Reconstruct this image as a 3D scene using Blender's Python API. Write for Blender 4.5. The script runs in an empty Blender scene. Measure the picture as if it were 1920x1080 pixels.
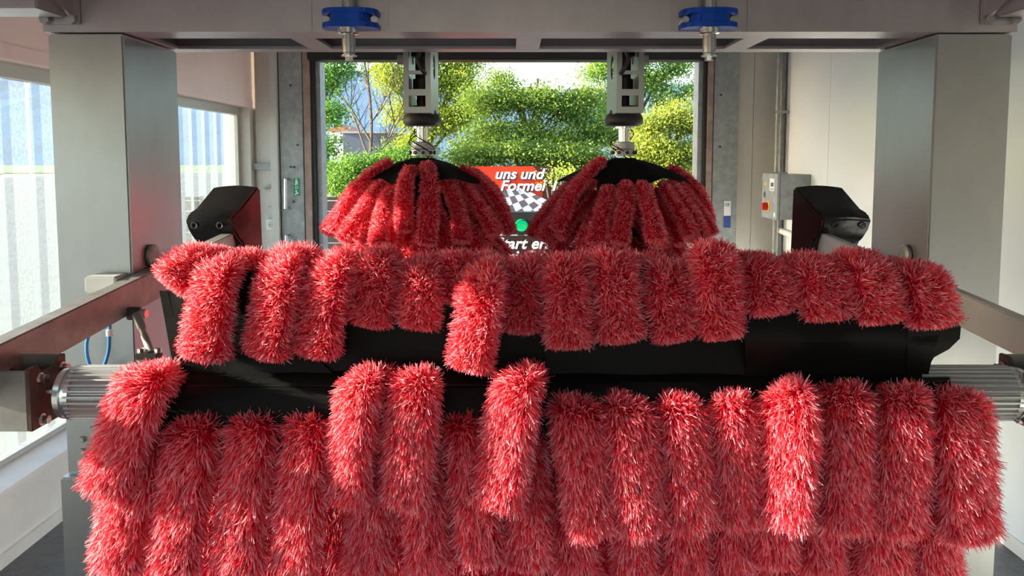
import bpy, bmesh, math, random
import numpy as np
from mathutils import Vector, Matrix

# ---------------------------------------------------------------- camera, sky, sun, exposure
SC = bpy.context.scene
COL = SC.collection
F, PX0, PY0, TAN, CZ = 1400.0, 960.0, 407.0, 0.077, 2.1     # focal length in pixels, optical centre, downward tilt
TH = math.atan(TAN)
cam = bpy.data.cameras.new('camera')
cam.sensor_width = 36.0
cam.lens = 36.0 * F / 1920.0
cam.shift_y = -(540.0 - PY0) / 1920.0
cam.clip_end = 3000.0
camo = bpy.data.objects.new('camera', cam)
camo.location = (0, 0, CZ)
camo.rotation_euler = (math.pi / 2 - TH, 0, 0)
COL.objects.link(camo)
SC.camera = camo

SUN_EL, SUN_AZ = math.radians(16), math.radians(3)   # sun stands to the left, shining towards +x
w = bpy.data.worlds.new('sky'); SC.world = w
w.use_nodes = True
nt = w.node_tree
sky = nt.nodes.new('ShaderNodeTexSky')
sky.sky_type = 'NISHITA'
sky.sun_disc = False
sky.sun_elevation = SUN_EL
sky.sun_rotation = math.radians(-90)
sky.air_density = 1.0; sky.dust_density = 1.0; sky.ozone_density = 1.0
bg = nt.nodes['Background']
bg.inputs['Strength'].default_value = 0.50
nt.links.new(sky.outputs['Color'], bg.inputs['Color'])

sl = bpy.data.lights.new('sun', 'SUN')
sl.energy = 24.0
sl.angle = math.radians(0.8)
sl.color = (1.0, 0.84, 0.62)
slo = bpy.data.objects.new('sun', sl)
sd = Vector((math.cos(SUN_EL) * math.cos(SUN_AZ), math.cos(SUN_EL) * math.sin(SUN_AZ), -math.sin(SUN_EL)))
slo.rotation_euler = sd.to_track_quat('-Z', 'Y').to_euler()
slo.location = (-12, 0, 8)
COL.objects.link(slo)

vs = SC.view_settings
vs.view_transform = 'Standard'
vs.look = 'None'
vs.exposure = 0.68
vs.gamma = 1.0
vs.use_curve_mapping = False
SC.cycles.max_bounces = 10
SC.cycles.diffuse_bounces = 5
SC.cycles.transparent_max_bounces = 12

# ---------------------------------------------------------------- helpers
def P(u, v, Y):
    """point of the place seen at pixel (u, v), at distance Y in front of the camera"""
    xc, yc = (u - PX0) / F, -(v - PY0) / F
    dy = math.cos(TH) + yc * math.sin(TH)
    dz = yc * math.cos(TH) - math.sin(TH)
    t = Y / dy
    return Vector((xc * t, Y, CZ + dz * t))

def tag(o, label=None, cat=None, group=None, kind=None):
    if label: o['label'] = label
    if cat: o['category'] = cat
    if group: o['group'] = group
    if kind: o['kind'] = kind
    return o

def root_loc(o):
    while o.parent: o = o.parent
    return Vector(o.location)

def thing(name, loc, label, cat, group=None):
    o = bpy.data.objects.new(name, None)
    o.empty_display_size = 0.1
    COL.objects.link(o); o.location = loc
    return tag(o, label, cat, group)

def link_mesh(me, name, mat, parent=None):
    """me is in world coordinates; the object's origin is the thing's base"""
    o = bpy.data.objects.new(name, me)
    COL.objects.link(o)
    if mat: me.materials.append(mat)
    n = len(me.vertices)
    co = np.empty(n * 3, np.float32); me.vertices.foreach_get('co', co); co = co.reshape(-1, 3)
    if parent is not None:
        off = np.array(root_loc(parent), np.float32); o.parent = parent
    else:
        lo, hi = co.min(0), co.max(0)
        off = np.array([(lo[0] + hi[0]) / 2, (lo[1] + hi[1]) / 2, lo[2]], np.float32)
        o.location = off.tolist()
    me.vertices.foreach_set('co', (co - off).ravel())
    me.update()
    return o

class MB:
    def __init__(s): s.v = []; s.f = []
    def add(s, vs, fs):
        b = len(s.v); s.v += [tuple(p) for p in vs]; s.f += [tuple(i + b for i in f) for f in fs]; return s
    def box(s, x0, x1, y0, y1, z0, z1):
        if x0 > x1: x0, x1 = x1, x0
        if y0 > y1: y0, y1 = y1, y0
        if z0 > z1: z0, z1 = z1, z0
        return s.add([(x0,y0,z0),(x1,y0,z0),(x1,y1,z0),(x0,y1,z0),(x0,y0,z1),(x1,y0,z1),(x1,y1,z1),(x0,y1,z1)],
                     [(0,3,2,1),(4,5,6,7),(0,1,5,4),(1,2,6,5),(2,3,7,6),(3,0,4,7)])
    def prism(s, poly, axis, a, b):
        """poly in the plane normal to axis ('x': (y,z), 'y': (x,z), 'z': (x,y)), extruded from a to b"""
        n = len(poly)
        mk = {'x': lambda p, t: (t, p[0], p[1]), 'y': lambda p, t: (p[0], t, p[1]), 'z': lambda p, t: (p[0], p[1], t)}[axis]
        vs = [mk(p, a) for p in poly] + [mk(p, b) for p in poly]
        fs = [tuple(range(n - 1, -1, -1)), tuple(range(n, 2 * n))] + [(i, (i + 1) % n, n + (i + 1) % n, n + i) for i in range(n)]
        return s.add(vs, fs)
    def cyl(s, p0, p1, r, n=16, r1=None):
        return s.lathe(p0, p1, [(0, r), (1, r if r1 is None else r1)], n)
    def lathe(s, p0, p1, prof, n=20, cap=True):
        """prof: (t along p0->p1 as a fraction, radius)"""
        p0, p1 = Vector(p0), Vector(p1)
        d = p1 - p0; ax = d.normalized()
        a = ax.orthogonal().normalized(); b = ax.cross(a)
        vs = []
        for t, r in prof:
            c = p0 + d * t
            for k in range(n):
                an = 2 * math.pi * k / n
                vs.append(c + (a * math.cos(an) + b * math.sin(an)) * r)
        fs = []
        for i in range(len(prof) - 1):
            for k in range(n):
                fs.append((i*n+k, i*n+(k+1) % n, (i+1)*n+(k+1) % n, (i+1)*n+k))
        if cap:
            fs.append(tuple(range(n - 1, -1, -1))); m = (len(prof) - 1) * n
            fs.append(tuple(range(m, m + n)))
        return s.add(vs, fs)
    def tube(s, pts, r, n=8):
        pts = [Vector(p) for p in pts]
        up = None; vs = []
        rr = r if isinstance(r, (list, tuple)) else [r] * len(pts)
        for i, p in enumerate(pts):
            t = (pts[min(i+1, len(pts)-1)] - pts[max(i-1, 0)]).normalized()
            if up is None: up = t.orthogonal().normalized()
            up = (up - t * up.dot(t)).normalized(); b = t.cross(up)
            for k in range(n):
                an = 2 * math.pi * k / n
                vs.append(p + (up * math.cos(an) + b * math.sin(an)) * rr[i])
        fs = []
        for i in range(len(pts) - 1):
            for k in range(n):
                fs.append((i*n+k, i*n+(k+1) % n, (i+1)*n+(k+1) % n, (i+1)*n+k))
        fs.append(tuple(range(n - 1, -1, -1))); m = (len(pts) - 1) * n
        fs.append(tuple(range(m, m + n)))
        return s.add(vs, fs)
    def build(s, name, mat, parent=None, bevel=0, smooth=False, solid=0):
        me = bpy.data.meshes.new(name)
        bm = bmesh.new()
        vv = [bm.verts.new(p) for p in s.v]
        for f in s.f:
            try: bm.faces.new([vv[i] for i in f])
            except ValueError: pass
        bmesh.ops.recalc_face_normals(bm, faces=bm.faces[:])
        if solid: bmesh.ops.solidify(bm, geom=bm.faces[:], thickness=solid)
        if bevel:
            es = [e for e in bm.edges if len(e.link_faces) == 2 and e.calc_face_angle(0) > 0.5]
            bmesh.ops.bevel(bm, geom=es, offset=bevel, segments=2, affect='EDGES', clamp_overlap=True)
        if smooth:
            for f in bm.faces: f.smooth = True
            for e in bm.edges:
                if len(e.link_faces) == 2 and e.calc_face_angle(0) > 0.7: e.smooth = False
        bm.to_mesh(me); bm.free()
        return link_mesh(me, name, mat, parent)

def spline(pts, n):
    """Catmull-Rom through pts, n samples"""
    p = [np.array(q, float) for q in pts]
    p = [2 * p[0] - p[1]] + p + [2 * p[-1] - p[-2]]
    out = []
    m = len(p) - 3
    for i in range(n):
        t = i / (n - 1) * m; k = min(int(t), m - 1); t -= k
        a, b, c, d = p[k], p[k+1], p[k+2], p[k+3]
        out.append(0.5 * ((2*b) + (-a+c)*t + (2*a-5*b+4*c-d)*t*t + (-a+3*b-3*c+d)*t**3))
    return np.array(out)

def np_mesh(name, verts, quads, col=None, smooth=False):
    me = bpy.data.meshes.new(name)
    nv, nf = len(verts), len(quads)
    me.vertices.add(nv); me.vertices.foreach_set('co', np.asarray(verts, np.float32).ravel())
    me.loops.add(nf * 4); me.loops.foreach_set('vertex_index', np.asarray(quads, np.int32).ravel())
    me.polygons.add(nf)
    me.polygons.foreach_set('loop_start', np.arange(0, nf * 4, 4, dtype=np.int32))
    me.update(calc_edges=True)
    if col is not None:
        ca = me.color_attributes.new('tint', 'FLOAT_COLOR', 'POINT')
        ca.data.foreach_set('color', np.concatenate([col, np.ones((nv, 1))], 1).astype(np.float32).ravel())
    if smooth: me.polygons.foreach_set('use_smooth', np.ones(nf, bool))
    return me

# ---------------------------------------------------------------- materials
def mat(name, color=(.5, .5, .5), rough=.5, metal=0.0, noise=None, bump=None, spec=.5, coat=0, stretch=(1, 1, 1)):
    """noise: (scale, amount of value change, second colour or None); bump: (scale, strength)"""
    m = bpy.data.materials.new(name); m.use_nodes = True
    t = m.node_tree; b = t.nodes['Principled BSDF']
    b.inputs['Base Color'].default_value = (*color, 1)
    b.inputs['Roughness'].default_value = rough
    b.inputs['Metallic'].default_value = metal
    b.inputs['Specular IOR Level'].default_value = spec
    b.inputs['Coat Weight'].default_value = coat
    tc = t.nodes.new('ShaderNodeTexCoord'); mp = t.nodes.new('ShaderNodeMapping')
    mp.inputs['Scale'].default_value = stretch
    t.links.new(tc.outputs['Object'], mp.inputs['Vector'])
    if noise:
        n = t.nodes.new('ShaderNodeTexNoise'); n.inputs['Scale'].default_value = noise[0]; n.inputs['Detail'].default_value = 6
        n.inputs['Roughness'].default_value = .65
        t.links.new(mp.outputs['Vector'], n.inputs['Vector'])
        r = t.nodes.new('ShaderNodeValToRGB')
        c2 = noise[2] if len(noise) > 2 else tuple(c * (1 - noise[1]) for c in color)
        r.color_ramp.elements[0].position = .36; r.color_ramp.elements[0].color = (*c2, 1)
        r.color_ramp.elements[1].position = .66; r.color_ramp.elements[1].color = (*color, 1)
        t.links.new(n.outputs['Fac'], r.inputs['Fac'])
        t.links.new(r.outputs['Color'], b.inputs['Base Color'])
        mr = t.nodes.new('ShaderNodeMapRange')
        mr.inputs['To Min'].default_value = min(1, rough * 1.25); mr.inputs['To Max'].default_value = rough * .8
        t.links.new(n.outputs['Fac'], mr.inputs['Value']); t.links.new(mr.outputs['Result'], b.inputs['Roughness'])
    if bump:
        n = t.nodes.new('ShaderNodeTexNoise'); n.inputs['Scale'].default_value = bump[0]; n.inputs['Detail'].default_value = 4
        t.links.new(mp.outputs['Vector'], n.inputs['Vector'])
        bp = t.nodes.new('ShaderNodeBump'); bp.inputs['Strength'].default_value = bump[1]; bp.inputs['Distance'].default_value = .01
        t.links.new(n.outputs['Fac'], bp.inputs['Height']); t.links.new(bp.outputs['Normal'], b.inputs['Normal'])
    return m

def leafy(name, trans=.4, rough=.5, gloss=.25, boost=(1, 1, 1)):
    """thin coloured blades (bristles, leaves): surface plus light shining through, colour from the 'tint' attribute"""
    m = bpy.data.materials.new(name); m.use_nodes = True
    t = m.node_tree; b = t.nodes['Principled BSDF']; out = t.nodes['Material Output']
    a = t.nodes.new('ShaderNodeAttribute'); a.attribute_name = 'tint'
    b.inputs['Roughness'].default_value = rough; b.inputs['Specular IOR Level'].default_value = gloss
    t.links.new(a.outputs['Color'], b.inputs['Base Color'])
    tr = t.nodes.new('ShaderNodeBsdfTranslucent')
    mx = t.nodes.new('ShaderNodeMix'); mx.data_type = 'RGBA'; mx.blend_type = 'MULTIPLY'; mx.inputs[0].default_value = 1
    mx.inputs[7].default_value = (*boost, 1)
    t.links.new(a.outputs['Color'], mx.inputs[6]); t.links.new(mx.outputs[2], tr.inputs['Color'])
    ms = t.nodes.new('ShaderNodeMixShader'); ms.inputs[0].default_value = trans
    t.links.new(b.outputs[0], ms.inputs[1]); t.links.new(tr.outputs[0], ms.inputs[2]); t.links.new(ms.outputs[0], out.inputs['Surface'])
    return m

M = {}
M['steel'] = mat('brushed_steel', (.42, .42, .42), .36, .9, (1.6, .18), stretch=(1, 1, .5))
M['beam'] = mat('stained_steel', (.47, .43, .46), .38, .8, (2.2, .2, (.37, .33, .35)), stretch=(1, 1, .6))
M['dull'] = mat('dull_steel', (.40, .38, .36), .5, .7, (9, .3))
M['galv'] = mat('galvanised', (.36, .38, .39), .55, .45, (14, .25))
M['alu'] = mat('cast_aluminium', (.50, .50, .50), .5, .75)
M['chrome'] = mat('bright_steel', (.72, .72, .72), .22, 1.0)
M['darkmetal'] = mat('dark_metal', (.06, .055, .055), .5, .6)
M['brown'] = mat('brown_plate', (.10, .065, .05), .5, .4, (8, .3))
M['armsteel'] = mat('window_lit_arm_steel', (.55, .53, .50), .5, .25, (3, .12))  # paler than the other arm: light from the window put into its colour
M['rust'] = mat('rust_brown', (.42, .31, .27), .6, .3, (8, .35))
M['black'] = mat('black_sheet', (.005, .005, .005), .55, spec=.12)
M['vinyl'] = mat('black_vinyl', (.010, .009, .009), .2, bump=(7, .45), spec=.55)
M['cloth'] = mat('black_cloth', (.006, .006, .006), .8, spec=.12)
M['unseen_dark_wall'] = mat('unseen_darkened_back_wall', (.16, .16, .17), .6)  # unseen walls behind the camera, darkened to dim the steel's reflections
M['rubber'] = mat('black_rubber', (.012, .012, .013), .5)
M['blue'] = mat('blue_anodised', (.0, .055, .42), .32, .45)
M['bluehose'] = mat('blue_hose', (.05, .22, .5), .35)
M['wallwhite'] = mat('white_wall_panel', (.78, .83, .88), .16, coat=.3, bump=(1.2, .03))
M['wallcream'] = mat('cream_wall', (.66, .62, .57), .4, noise=(3, .08))
M['wallpink'] = mat('rosy_wall', (.80, .62, .61), .42, noise=(2.5, .08))
M['walllow'] = mat('white_parapet', (.78, .78, .77), .4, noise=(5, .1))
M['floor'] = mat('wet_concrete', (.10, .10, .105), .28, noise=(9, .45), bump=(40, .2))
M['ceiling'] = mat('ceiling_grey', (.42, .41, .41), .6)
M['asphalt'] = mat('asphalt', (.13, .135, .14), .9, noise=(2, .3))
M['frame'] = mat('window_frame', (.45, .43, .40), .45, .5)
M['plasticgrey'] = mat('grey_plastic', (.50, .50, .48), .4)
M['plasticwhite'] = mat('white_plastic', (.8, .8, .78), .35)
M['red'] = mat('red_plastic', (.6, .02, .015), .35)
M['yellow'] = mat('yellow_plastic', (.8, .55, .02), .35)
M['brass'] = mat('brass', (.6, .42, .16), .35, .8)
M['green'] = mat('sign_green', (.0, .30, .14), .4)
M['signblue'] = mat('sign_blue', (.02, .07, .33), .4)
M['lcd'] = mat('lcd', (.12, .18, .15), .2)
M['wood'] = mat('dark_wood', (.055, .04, .032), .7, noise=(6, .4), stretch=(.3, 1, 1))
M['bark'] = mat('bark', (.11, .085, .06), .9, noise=(14, .4))
M['greybuild'] = mat('grey_cladding', (.085, .10, .13), .6)
M['whitebuild'] = mat('pale_render', (.75, .73, .70), .7)
M['rooftile'] = mat('red_roof', (.42, .16, .10), .8)
M['glassdark'] = mat('dark_pane', (.03, .04, .05), .1)
M['hill'] = mat('haze_blue_hill', (.045, .13, .25), .95, noise=(.02, .3))  # blue of the distant haze is put into the forest's colour
M['white_ink'] = mat('white_ink', (.85, .85, .88), .5)
M['navy_ink'] = mat('navy_ink', (.02, .03, .10), .5)
M['banner_red'] = mat('banner_red', (.72, .06, .012), .4, noise=(1.4, .3, (.55, .03, .01)))
M['banner_dark'] = mat('banner_dark', (.018, .014, .016), .4, noise=(1.2, .3, (.07, .016, .014)))
M['flag_white'] = mat('flag_white', (.62, .70, .85), .5)
M['flag_grey'] = mat('flag_grey', (.13, .11, .13), .5)
M['bristle'] = leafy('bristles', .44, .52, .18, (1.3, .95, .8))
M['leaf'] = leafy('leaves', .5, .55, .3, (1.25, 1.2, .6))

# corrugated glazing: clear-frosted plastic, lets part of the sunlight through
m = bpy.data.materials.new('frosted_corrugated'); m.use_nodes = True
t = m.node_tree; out = t.nodes['Material Output']; b = t.nodes['Principled BSDF']
b.inputs['Base Color'].default_value = (.45, .53, .56, 1); b.inputs['Roughness'].default_value = .25
tl = t.nodes.new('ShaderNodeBsdfTranslucent'); tl.inputs['Color'].default_value = (.09, .115, .125, 1)
tp = t.nodes.new('ShaderNodeBsdfTransparent'); tp.inputs['Color'].default_value = (.80, .90, .97, 1)
m1 = t.nodes.new('ShaderNodeMixShader'); m2 = t.nodes.new('ShaderNodeMixShader')
m1.inputs[0].default_value = .75
nz = t.nodes.new('ShaderNodeTexNoise'); nz.inputs['Scale'].default_value = 55; nz.inputs['Detail'].default_value = 3
tc = t.nodes.new('ShaderNodeTexCoord'); t.links.new(tc.outputs['Object'], nz.inputs['Vector'])
mr = t.nodes.new('ShaderNodeMapRange'); mr.inputs['From Min'].default_value = .4; mr.inputs['From Max'].default_value = .62
mr.inputs['To Min'].default_value = .72; mr.inputs['To Max'].default_value = .40
t.links.new(nz.outputs['Fac'], mr.inputs['Value']); t.links.new(mr.outputs['Result'], m2.inputs[0])
t.links.new(b.outputs[0], m1.inputs[1]); t.links.new(tl.outputs[0], m1.inputs[2])
t.links.new(m1.outputs[0], m2.inputs[1]); t.links.new(tp.outputs[0], m2.inputs[2]); t.links.new(m2.outputs[0], out.inputs['Surface'])
M['glazing'] = m

m = bpy.data.materials.new('lit_green_lens'); m.use_nodes = True
b = m.node_tree.nodes['Principled BSDF']
b.inputs['Base Color'].default_value = (.0, .35, .12, 1); b.inputs['Roughness'].default_value = .2
b.inputs['Emission Color'].default_value = (.0, .75, .25, 1); b.inputs['Emission Strength'].default_value = .5
M['lens'] = m

# ---------------------------------------------------------------- the setting
BY0, BY1, WL, WR, CEIL = -4.6, 7.6, -2.62, 2.70, 3.7
GX = -2.75                                     # plane of the left glazing
tag(MB().box(-60, 60, -60, 120, -.12, -.01).build('ground', M['asphalt']), kind='structure')
tag(MB().box(GX - .1, WR + .1, BY0, BY1 + .3, -.01, 0).build('floor', M['floor']), kind='structure')
tag(MB().box(GX - .25, WR + .25, BY0, BY1 + .25, CEIL, CEIL + .15).build('ceiling', M['ceiling']), kind='structure')

wl = bpy.data.objects.new('wall_left', None); COL.objects.link(wl); wl.location = (WL, 4, 0); tag(wl, kind='structure')
MB().box(GX - .18, WL, BY0, BY1, 2.62, CEIL).build('upper_wall', M['wallpink'], wl)
MB().box(WL, WL + .012, BY0, BY1 - .02, 2.62, 2.70).build('drip_edge', M['wallpink'], wl, bevel=.003)
MB().box(GX - .18, WL - .02, BY0, BY1, 0, .40).build('parapet', M['walllow'], wl)
MB().prism([(GX - .05, .485), (WL + .03, .415), (WL + .03, .375), (GX - .05, .375)], 'y', BY0, BY1 - .02).build('sill', M['walllow'], wl, bevel=.004)
MB().box(WL - .02, WL, BY0, BY1, 0, .07).build('skirting', M['walllow'], wl)
posts = [BY0, -2.2, .22, 2.62, 5.05, 7.48]
for y in posts:
    MB().box(GX - .05, GX + .03, y, y + .12, .44, 2.62).build('post', M['frame'], wl)
for i in range(5):
    y0, y1 = posts[i] + .12, posts[i + 1]
    wd = bpy.data.objects.new('window_%d' % (i + 1), None); COL.objects.link(wd); wd.location = (GX, (y0 + y1) / 2, .48); tag(wd, kind='structure')
    fr = MB(); fr.box(GX - .02, GX + .045, y0, y1, 2.54, 2.62); fr.box(GX - .02, GX + .03, y0, y1, .47, .50)
    fr.box(GX - .02, GX + .03, y0, y0 + .035, .47, 2.6); fr.box(GX - .02, GX + .03, y1 - .035, y1, .47, 2.6)
    fr.build('window_frame', M['frame'], wd)
    pan = MB(); prof = []
    y = y0 + .03; k = 0; pitch = .27
    while y < y1 - .03:
        for dy, dx in ((0, 0), (.17, 0), (.19, -.035), (.25, -.035)):
            if y + dy < y1 - .03: prof.append((y + dy, GX + dx))
        y += pitch
    prof.append((y1 - .03, prof[-1][1]))
    vv = [(x, yy, .49) for yy, x in prof] + [(x, yy, 2.58) for yy, x in prof]
    n = len(prof)
    pan.add(vv, [(j, j + 1, n + j + 1, n + j) for j in range(n - 1)])
    tag(pan.build('pane', M['glazing'], wd), 'frosted corrugated plastic sheet')

wr = bpy.data.objects.new('wall_right', None); COL.objects.link(wr); wr.location = (WR, 4, 0); tag(wr, kind='structure')
MB().box(WR + .02, WR + .2, BY0, BY1, 0, CEIL).build('wall_core', M['wallcream'], wr)
y = BY0
while y < BY1 - .1:
    y2 = min(y + 1.0, BY1)
    MB().box(WR, WR + .02, y + .003, y2 - .003, .08, CEIL).build('panel', M['wallwhite' if y2 > .5 else 'unseen_dark_wall'], wr)  # unseen panels behind the camera turn dark grey for darker reflections
    y = y2
tag(MB().box(WR - .012, WR + .01, BY0, BY1 - .01, 0, .08).build('baseboard_right', M['walllow']), kind='structure')

# front wall with the exit opening
JL, JR, DT = P(603, 300, BY1).x, P(1312, 300, BY1).x, P(960, 115, BY1).z
wf = bpy.data.objects.new('wall_front', None); COL.objects.link(wf); wf.location = (0, BY1, 0); tag(wf, kind='structure')
GL, GR = P(528, 300, BY1).x, P(1381, 300, BY1).x     # outer edges of the galvanised posts
MB().box(GX - .18, JL - .05, BY1 + .02, BY1 + .25, 0, CEIL).build('wall_core', M['wallcream'], wf)
MB().box(JR + .05, WR + .2, BY1 + .02, BY1 + .25, 0, CEIL).build('wall_core', M['wallcream'], wf)
MB().box(JL - .05, JR + .05, BY1 + .02, BY1 + .25, DT + .1, CEIL).build('lintel', M['wallcream'], wf)
for a, b_ in ((P(481, 300, BY1).x, P(512, 300, BY1).x), (P(1382, 300, BY1).x, P(1410, 300, BY1).x), (P(1410.8, 300, BY1).x, WR - .005)):
    MB().box(a, b_, BY1, BY1 + .02, 0, CEIL).build('panel', M['wallcream'], wf)
MB().box(GX, WL, BY1 - .09, BY1 + .02, .4, 2.62).build('corner_post', M['wallcream'], wf)

dr = bpy.data.objects.new('door_1', None); COL.objects.link(dr); dr.location = (0, BY1, 0); tag(dr, 'galvanised frame of the open exit doorway', kind='structure')
def bar(name, u0, u1, y0, y1, z0, z1, m_, bev=0):
    return MB().box(P(u0, 300, BY1).x, P(u1, 300, BY1).x, y0, y1, z0, z1).build(name, M[m_], dr, bevel=bev)
bar('white_post', 513, 527, BY1 - .10, BY1 + .02, 0, 3.45, 'plasticgrey', .004)
bar('guide_post', 529, 572, BY1 - .06, BY1 + .02, 0, 3.45, 'galv', .004)
bar('guide_channel', 573, 586, BY1 - .05, BY1 + .1, 0, 3.45, 'rust', .003)
bar('rubber_seal', 587, 594, BY1 - .03, BY1 + .12, 0, 3.2, 'rubber')
bar('edge_strip', 594.5, 603, BY1 - .0, BY1 + .2, 0, DT, 'galv')
bar('edge_strip', 1307, 1316, BY1 + .0, BY1 + .2, 0, DT, 'galv')
bar('rubber_seal', 1316.5, 1322, BY1 - .03, BY1 + .12, 0, 3.2, 'rubber')
bar('guide_channel', 1322.5, 1333, BY1 - .05, BY1 + .1, 0, 3.45, 'rust', .003)
bar('guide_post', 1334, 1380, BY1 - .06, BY1 + .02, 0, 3.45, 'galv', .004)
bar('door_roll', 585, 1330, BY1 - .12, BY1 + .1, DT, DT + .16, 'rubber', .01)
for u, v in ((558, 272), (545, 313), (551, 313), (551, 378), (545, 160), (1352, 178), (1350, 275), (1357, 460), (1340, 110)):
    c = P(u, v, BY1 - .06)
    MB().cyl(c, c + Vector((0, -.008, 0)), .011, 8).build('screw', M['darkmetal'], dr)
for v0, v1, u in ((336, 391, 535.5), (442, 500, 537)):
    a, b_ = P(u, v0, BY1 - .13), P(u, v1, BY1 - .13)
    MB().tube([a + Vector((0, .06, 0)), a, b_, b_ + Vector((0, .06, 0))], .014, 8).build('pull_handle', M['alu'], dr)

# wall behind the camera with the open entrance
wb = bpy.data.objects.new('wall_back', None); COL.objects.link(wb); wb.location = (0, BY0, 0); tag(wb, kind='structure')
MB().box(GX - .18, JL + .1, BY0 - .2, BY0, 0, CEIL).build('wall_core', M['unseen_dark_wall'], wb)
MB().box(JR - .1, WR + .2, BY0 - .2, BY0, 0, CEIL).build('wall_core', M['unseen_dark_wall'], wb)
MB().box(JL + .1, JR - .1, BY0 - .2, BY0, DT, CEIL).build('lintel', M['unseen_dark_wall'], wb)

# things on the front wall
s0, s1 = P(550, 334, BY1 - .065), P(562, 367, BY1 - .065)
ex = thing('exit_sticker', ((s0.x + s1.x) / 2, BY1 - .06, s1.z), 'small green escape route sticker with white pictograms on galvanised door post', 'sticker')
MB().box(s0.x, s1.x, BY1 - .064, BY1 - .06, s1.z, s0.z).build('backing', M['green'], ex)
def rel(o0, o1, a, b_): return (o0.x + (o1.x - o0.x) * a, o1.z + (o0.z - o1.z) * b_)
pg = MB()
for x0_, x1_, z0_, z1_ in ((.35, .6, .84, .94), (.3, .7, .70, .82), (.55, .7, .62, .7), (.2, .45, .6, .68), (.25, .75, .50, .53), (.25, .75, .40, .43), (.25, .32, .4, .53), (.68, .75, .4, .53), (.3, .55, .22, .32), (.4, .75, .1, .2), (.2, .4, .04, .12)):
    a, b_ = rel(s0, s1, x0_, z0_), rel(s0, s1, x1_, z1_)
    pg.box(a[0], b_[0], BY1 - .067, BY1 - .064, a[1], b_[1])
pg.build('pictogram', M['white_ink'], ex)

a, b_ = P(1358, 377, BY1 - .065), P(1369.5, 427, BY1 - .065)
st = thing('rating_sticker', ((a.x + b_.x) / 2, BY1 - .06, b_.z), 'white and blue approval sticker with CE mark on galvanised door post', 'sticker')
zm = a.z + (b_.z - a.z) * .55
MB().box(a.x, b_.x, BY1 - .064, BY1 - .06, zm, a.z).build('white_half', M['white_ink'], st)
MB().box(a.x, b_.x, BY1 - .064, BY1 - .06, b_.z, zm).build('blue_half', M['signblue'], st)

def words(body, size, loc, m_, parent, shear, bold, thick, scale_x=1.0):
    x = loc[0]
    for wd_ in body.split(' '):
        o = text_part(wd_, size, (x, loc[1], loc[2]), m_, parent, shear, bold, thick=thick, scale_x=scale_x)
        x = root_loc(o).x + max(v.co.x for v in o.data.vertices) + size * .17 * scale_x
def text_part(s, size, loc, m_, parent, shear=.25, bold=.012, rot=(math.pi / 2, 0, 0), thick=.004, scale_x=1.0):
    c = bpy.data.curves.new('lettering', 'FONT'); c.body = s; c.size = size; c.shear = shear; c.offset = bold * size * 2; c.extrude = thick
    c.space_character = 1.02
    o = bpy.data.objects.new('lettering', c); COL.objects.link(o)
    bpy.context.view_layer.update()
    me = bpy.data.meshes.new_from_object(o.evaluated_get(bpy.context.evaluated_depsgraph_get()))
    bpy.data.objects.remove(o); me.name = 'lettering'
    me.transform(Matrix.Translation(Vector(loc)) @ Matrix.Rotation(rot[2], 4, 'Z') @ Matrix.Rotation(rot[0], 4, 'X') @ Matrix.Diagonal((scale_x, 1, 1, 1)))
    me.materials.clear()
    return link_mesh(me, 'lettering', M[m_], parent)
for k, ch in enumerate('CE'): text_part(ch, .04, (a.x + .006 + .028 * k, BY1 - .066, a.z - .05), 'navy_ink', st, 0, 0, thick=.001)

def wall_item(name, u0, v0, u1, v1, d, m_, label, cat, bev=.004):
    a, b_ = P(u0, v0, BY1), P(u1, v1, BY1)
    o = MB().box(a.x, b_.x, BY1 - d, BY1, b_.z, a.z).build(name, M[m_], bevel=bev)
    return tag(o, label, cat)
wall_item('flat_bar', 467, 306, 514, 318, .05, 'galv', 'grey flat steel bar bolted across the corner beside the exit post', 'bar')
o = MB().box(-.055, .055, -.012, .012, -.014, .014); c = P(505, 349, BY1 - .02)
R_ = Matrix.Rotation(-.42, 4, 'Y'); o.v = [tuple((R_ @ Vector(p)) + c) for p in o.v]
tag(o.build('latch_plate', M['dull'], bevel=.003), 'small tilted dark metal latch plate on wall above the junction box', 'latch')
wall_item('junction_box', 503, 387, 520, 406, .04, 'plasticgrey', 'plain square grey junction box above the wall socket', 'junction box')
a, b_ = P(501, 411, BY1), P(520, 430, BY1)
so = thing('wall_socket', ((a.x + b_.x) / 2, BY1, b_.z), 'white power socket on the cream wall below the junction box', 'socket')
MB().box(a.x, b_.x, BY1 - .035, BY1, b_.z, a.z).build('plate', M['plasticwhite'], so, bevel=.004)
cx_, cz_ = (a.x + b_.x) / 2, (a.z + b_.z) / 2
MB().lathe((cx_, BY1 - .036, cz_), (cx_, BY1 - .042, cz_), [(0, .036), (1, .034)], 20).build('rim', M['plasticgrey'], so)
for s_ in (-1, 1):
    MB().cyl((cx_ + s_ * .012, BY1 - .0425, cz_), (cx_ + s_ * .012, BY1 - .044, cz_), .005, 8).build('contact_hole', M['darkmetal'], so)

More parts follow.
